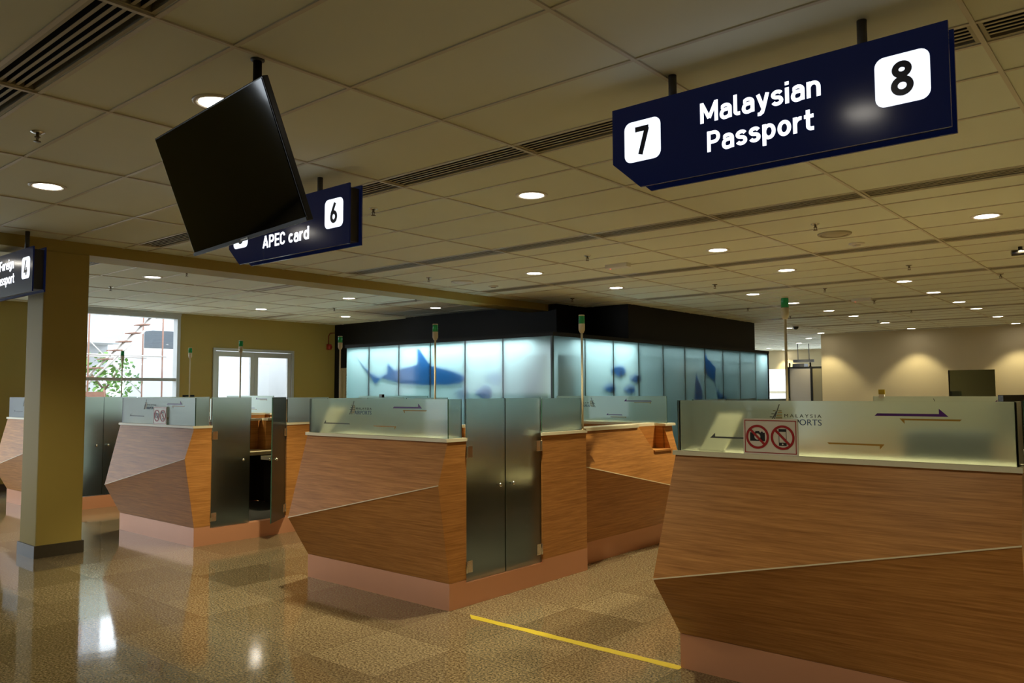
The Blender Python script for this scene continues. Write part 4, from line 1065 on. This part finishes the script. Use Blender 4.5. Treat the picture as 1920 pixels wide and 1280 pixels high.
film_x([(14.43, 1.985), (14.934, 1.986), (14.934, 1.978), (14.43, 1.972)], 'ray_tail')
film_x([(13.601, 1.865), (13.744, 1.717), (13.846, 1.576), (13.862, 1.445), (13.80, 1.30), (13.70, 1.2), (13.45, 1.25), (13.498, 1.338), (13.568, 1.546)], 'ray_silhouette')
film_x([(14.402, 1.608), (14.581, 1.493), (14.906, 1.386), (15.047, 1.31), (14.95, 1.22), (14.55, 1.22), (14.463, 1.441)], 'ray_silhouette')
film_x([(14.95, 1.385), (15.20, 1.47), (15.354, 1.545), (15.36, 1.535), (15.21, 1.455), (14.96, 1.365)], 'ray_tail')

# ------------------------------------------------------------------ other small things
e = empty('fire_bell', (XL, 10.58, 2.50), 0, 'red fire bell with a cable on the yellow wall beside the black wall', 'fire bell')
b = MB(); b.box((0, -0.05, -0.06), (0.05, 0.05, 0.06), M['redpaint']); b.build('bell_box', e, bevel=0.006)
b = MB(); b.lathe([(0, 0.0), (0.055, 0), (0.06, 0.012), (0.045, 0.03), (0, 0.036)], (0, 0, 0), M['redpaint'], 20); o = b.build('gong', e); o.rotation_euler = (0, PI/2, 0); o.location = (0.05, 0, 0.0)
b = MB(); pts = [(0.01, 0.0, 0.06), (0.01, 0.0, 0.24), (0.01, 0.04, 0.30), (0.01, 0.16, 0.31)]
for p, q in zip(pts, pts[1:]): b.tube(p, q, 0.009, M['redpaint'], 8)
b.build('cable', e)
# screening cabinet in the far passage
e = empty('screening_cabinet', (-8.35, 22.9, 0), 0, 'grey panelled cabinet with black corner posts in the passage left of the far wall', 'cabinet')
b = MB(); b.box((-0.50, -0.02, 0.1), (0.10, 0.0, 2.16), plain('grey_cabinet_panel', (0.34, 0.31, 0.27), 0.5)); b.build('front_panel', e)
b = MB(); b.box((0.16, -0.02, 0.1), (0.42, 0.0, 2.16), plain('olive_cabinet_panel', (0.22, 0.19, 0.11), 0.4)); b.build('side_panel', e)
b = MB()
for xa, xb in ((-0.56, -0.50), (0.10, 0.16), (0.42, 0.48)): b.box((xa, -0.04, 0.0), (xb, 0.04, 2.2), M['black'])
b.box((-0.50, -0.03, 2.16), (0.42, 0.03, 2.2), M['black']); b.build('frame', e)
b = MB(); b.box((-0.52, 0.04, 0.05), (0.45, 0.5, 2.15), M['dark_panel']); b.build('body', e)
b = MB(); b.box((-0.42, 0.0, 2.2), (-0.08, 0.3, 2.29), M['gunmetal']); b.build('top_box', e)
e = empty('hanging_board', (-9.2, 25.0, 2.30), 0, 'dark board hanging from the ceiling of the far passage', 'hanging board')
b = MB(); b.box((-0.35, 0, 0.10), (0.30, 0.04, 0.19), M['gunmetal']); b.build('board', e)
b = MB(); b.tube((-0.2, 0.02, 0.185), (-0.2, 0.02, CEIL-2.30), 0.012, M['gunmetal'], 8); b.tube((0.15, 0.02, 0.185), (0.15, 0.02, CEIL-2.30), 0.012, M['gunmetal'], 8); b.build('hanger_tube', e)
e = empty('clip_tag', (-2.03, 7.40-0.09, ZG), 0, 'small yellow and white tag clipped on the rear glass of the nearest booth', 'tag')
b = MB(); b.box((-0.022, -0.006, -0.012), (0.022, 0.016, 0.016), M['white_plastic']); b.build('clip', e)
b = MB(); b.box((-0.026, 0.0, 0.016), (0.026, 0.006, 0.058), M['yellow_tag']); b.build('card', e)

# ------------------------------------------------------------------ yard outside
b = MB(); b.box((-16, 33.0, -0.1), (-4, 33.4, 7), M['conc']); b.box((-12.6, 32.6, 0.9), (-11.6, 32.98, 2.6), M['grey_box'])
tag(b.build('passage_building'), 'pale building outside the window at the end of the far passage', 'building')
b = MB(); b.box((-60, -25, -0.4), (XL-0.2, 45, -0.1), M['pave']); struct(b.build('ground_outside'), 'bright paved yard beyond the window', 'ground')
b = MB()
b.box((-33, -10, -0.1), (-32.4, 13.6, 9), M['conc']); b.box((-32.4, -10, 3.4), (-31.0, 13.6, 3.9), M['conc']); b.box((-32.4, -10, 5.9), (-31.0, 13.6, 6.2), M['conc'])
tag(b.build('yard_building'), 'pale building across the yard seen through the window', 'building')
b = MB(); b.prism([(10.2, -0.1), (17.0, -0.1), (17.0, 9.0), (13.2, 9.0), (11.9, 3.6)], 0, -27.0, -25.0, M['conc'])
tag(b.build('sloped_wall'), 'pale sloping concrete wall behind the scaffold', 'concrete wall')
b = MB(); b.tube((-20.5, 13.25, -0.1), (-20.5, 13.25, 6), 0.55, M['conc'], 28)
tag(b.build('round_pillar'), 'round pale pillar outside the right leaf of the glass door', 'pillar')
b = MB(); b.box((-23.0, 10.66, 2.82), (-22.5, 12.6, 3.30), M['grey_box'])
tag(b.build('hanging_unit'), 'blue grey metal box outside at the right of the window', 'metal box')
e = empty('scaffold', (-20.0, 0, -0.1), 0, 'rusty scaffold with a stair ladder outside the window', 'scaffold')
b = MB()
for yy in (7.95, 9.75):
    for xx in (0, -1.1): b.tube((xx, yy, 0), (xx, yy, 4.6), 0.020, M['rust'], 10)
b.build('posts', e)
b = MB()
for z in (3.72, 2.55): b.tube((0, 7.9, z), (0, 9.85, z), 0.02, M['steelw'], 8); b.tube((-1.1, 7.9, z), (-1.1, 9.85, z), 0.02, M['steelw'], 8)
b.tube((-1.1, 7.95, 0.3), (-1.1, 9.75, 2.4), 0.014, M['steelw'], 8); b.tube((-1.1, 7.95, 3.4), (-1.1, 9.75, 1.6), 0.014, M['steelw'], 8)
b.build('braces', e)
b = MB()
for xx in (-0.1, -0.6): b.tube((xx, 7.75, 1.60), (xx, 9.75, 3.62), 0.03, M['steelw'], 8)
b.build('stair_stringers', e)
for k in range(9):
    t = (k+0.5)/9; yy = 7.75+2.0*t; zz = 1.66+2.02*t
    b = MB(); b.box((-0.62, yy-0.14, zz), (-0.08, yy+0.10, zz+0.025), M['rust']); b.build('stair_tread', e)
def leafy(name, loc, r, label, n=420):
    e = empty(name, loc, 0, label, 'tree')
    b = MB(); b.tube((0, 0, 0), (0.05, 0.03, 1.9), 0.07, M['bark'], 8, 0.04); b.tube((0.05, 0.03, 1.7), (0.25, 0.4, 2.4), 0.03, M['bark'], 8); b.tube((0.05, 0.03, 1.7), (-0.2, -0.35, 2.3), 0.03, M['bark'], 8); b.build('trunk', e)
    b = MB(); rg = random.Random(3)
    for k in range(n):
        while True:
            p = Vector((rg.uniform(-1, 1), rg.uniform(-1, 1), rg.uniform(-1, 1)))
            if p.length < 1: break
        p = Vector((p.x*r, p.y*r, 1.95 + p.z*r*0.85)); d = Vector((rg.uniform(-1, 1), rg.uniform(-1, 1), rg.uniform(-0.6, 0.6))).normalized()
        s = d.orthogonal().normalized(); l = rg.uniform(0.10, 0.2)
        b.face([tuple(p), tuple(p+d*l*0.5+s*l*0.3), tuple(p+d*l), tuple(p+d*l*0.5-s*l*0.3)], M['leaf'])
    b.build('foliage', e)
leafy('yard_tree', (-23.5, 9.75, -0.1), 1.0, 'leafy green tree behind the scaffold outside the window')
e = empty('yard_fence', (-19.0, 7.2, -0.1), 0, 'low red barrier at the lower left of the window', 'barrier')
b = MB(); b.box((-0.02, 0.0, 0.3), (0.02, 0.75, 1.65), M['rust']); b.build('panel', e)
b = MB(); b.tube((0, 0.03, 0), (0, 0.03, 1.7), 0.025, M['rust'], 8); b.tube((0, 0.72, 0), (0, 0.72, 1.7), 0.025, M['rust'], 8); b.build('posts', e)

# ------------------------------------------------------------------ light
w = bpy.data.worlds.new('sky'); S.world = w; w.use_nodes = True
bg = w.node_tree.nodes['Background']; bg.inputs['Color'].default_value = (0.82, 0.92, 1.0, 1); bg.inputs['Strength'].default_value = 6.0
def area(name, loc, rot, sx, sy_, energy, col):
    l = bpy.data.lights.new(name, 'AREA'); l.shape = 'RECTANGLE'; l.size = sx; l.size_y = sy_; l.energy = energy; l.color = col
    o = bpy.data.objects.new(name, l); COL.objects.link(o); o.location = loc; o.rotation_euler = rot; return o
# daylight entering by the glazing further along the left wall
for (p, q, zb, zt), en in ((WIN2, 34), (WIN3, 18)): area('side_daylight', (XL-0.1, (p+q)/2, (zb+zt)/2), (math.radians(90), 0, math.radians(-90)), q-p, zt-zb, en, (0.82, 0.90, 1.0))
# light strips hidden in the head of the glass wall
area('wall_light_strip', ((fx[0]+XS-0.3)/2, YW+0.16, ZT-0.03), (0, 0, 0), XS-fx[0]-0.5, 0.08, 48, (0.82, 0.98, 1.0))
area('wall_light_strip', (XS-0.16, (YW+sy[-1])/2+0.25, ZT-0.03), (0, 0, 0), 0.08, sy[-1]-YW-0.6, 84, (0.82, 0.98, 1.0))

# ------------------------------------------------------------------ output look
vs = S.view_settings
vs.view_transform = 'Standard'; vs.look = 'None'; vs.exposure = 0.0; vs.gamma = 1.0; vs.use_curve_mapping = False
S.cycles.max_bounces = 10; S.cycles.transmission_bounces = 8; S.cycles.transparent_max_bounces = 8; S.cycles.diffuse_bounces = 4
S.cycles.sample_clamp_indirect = 6.0
S.cycles.caustics_reflective = False; S.cycles.caustics_refractive = False
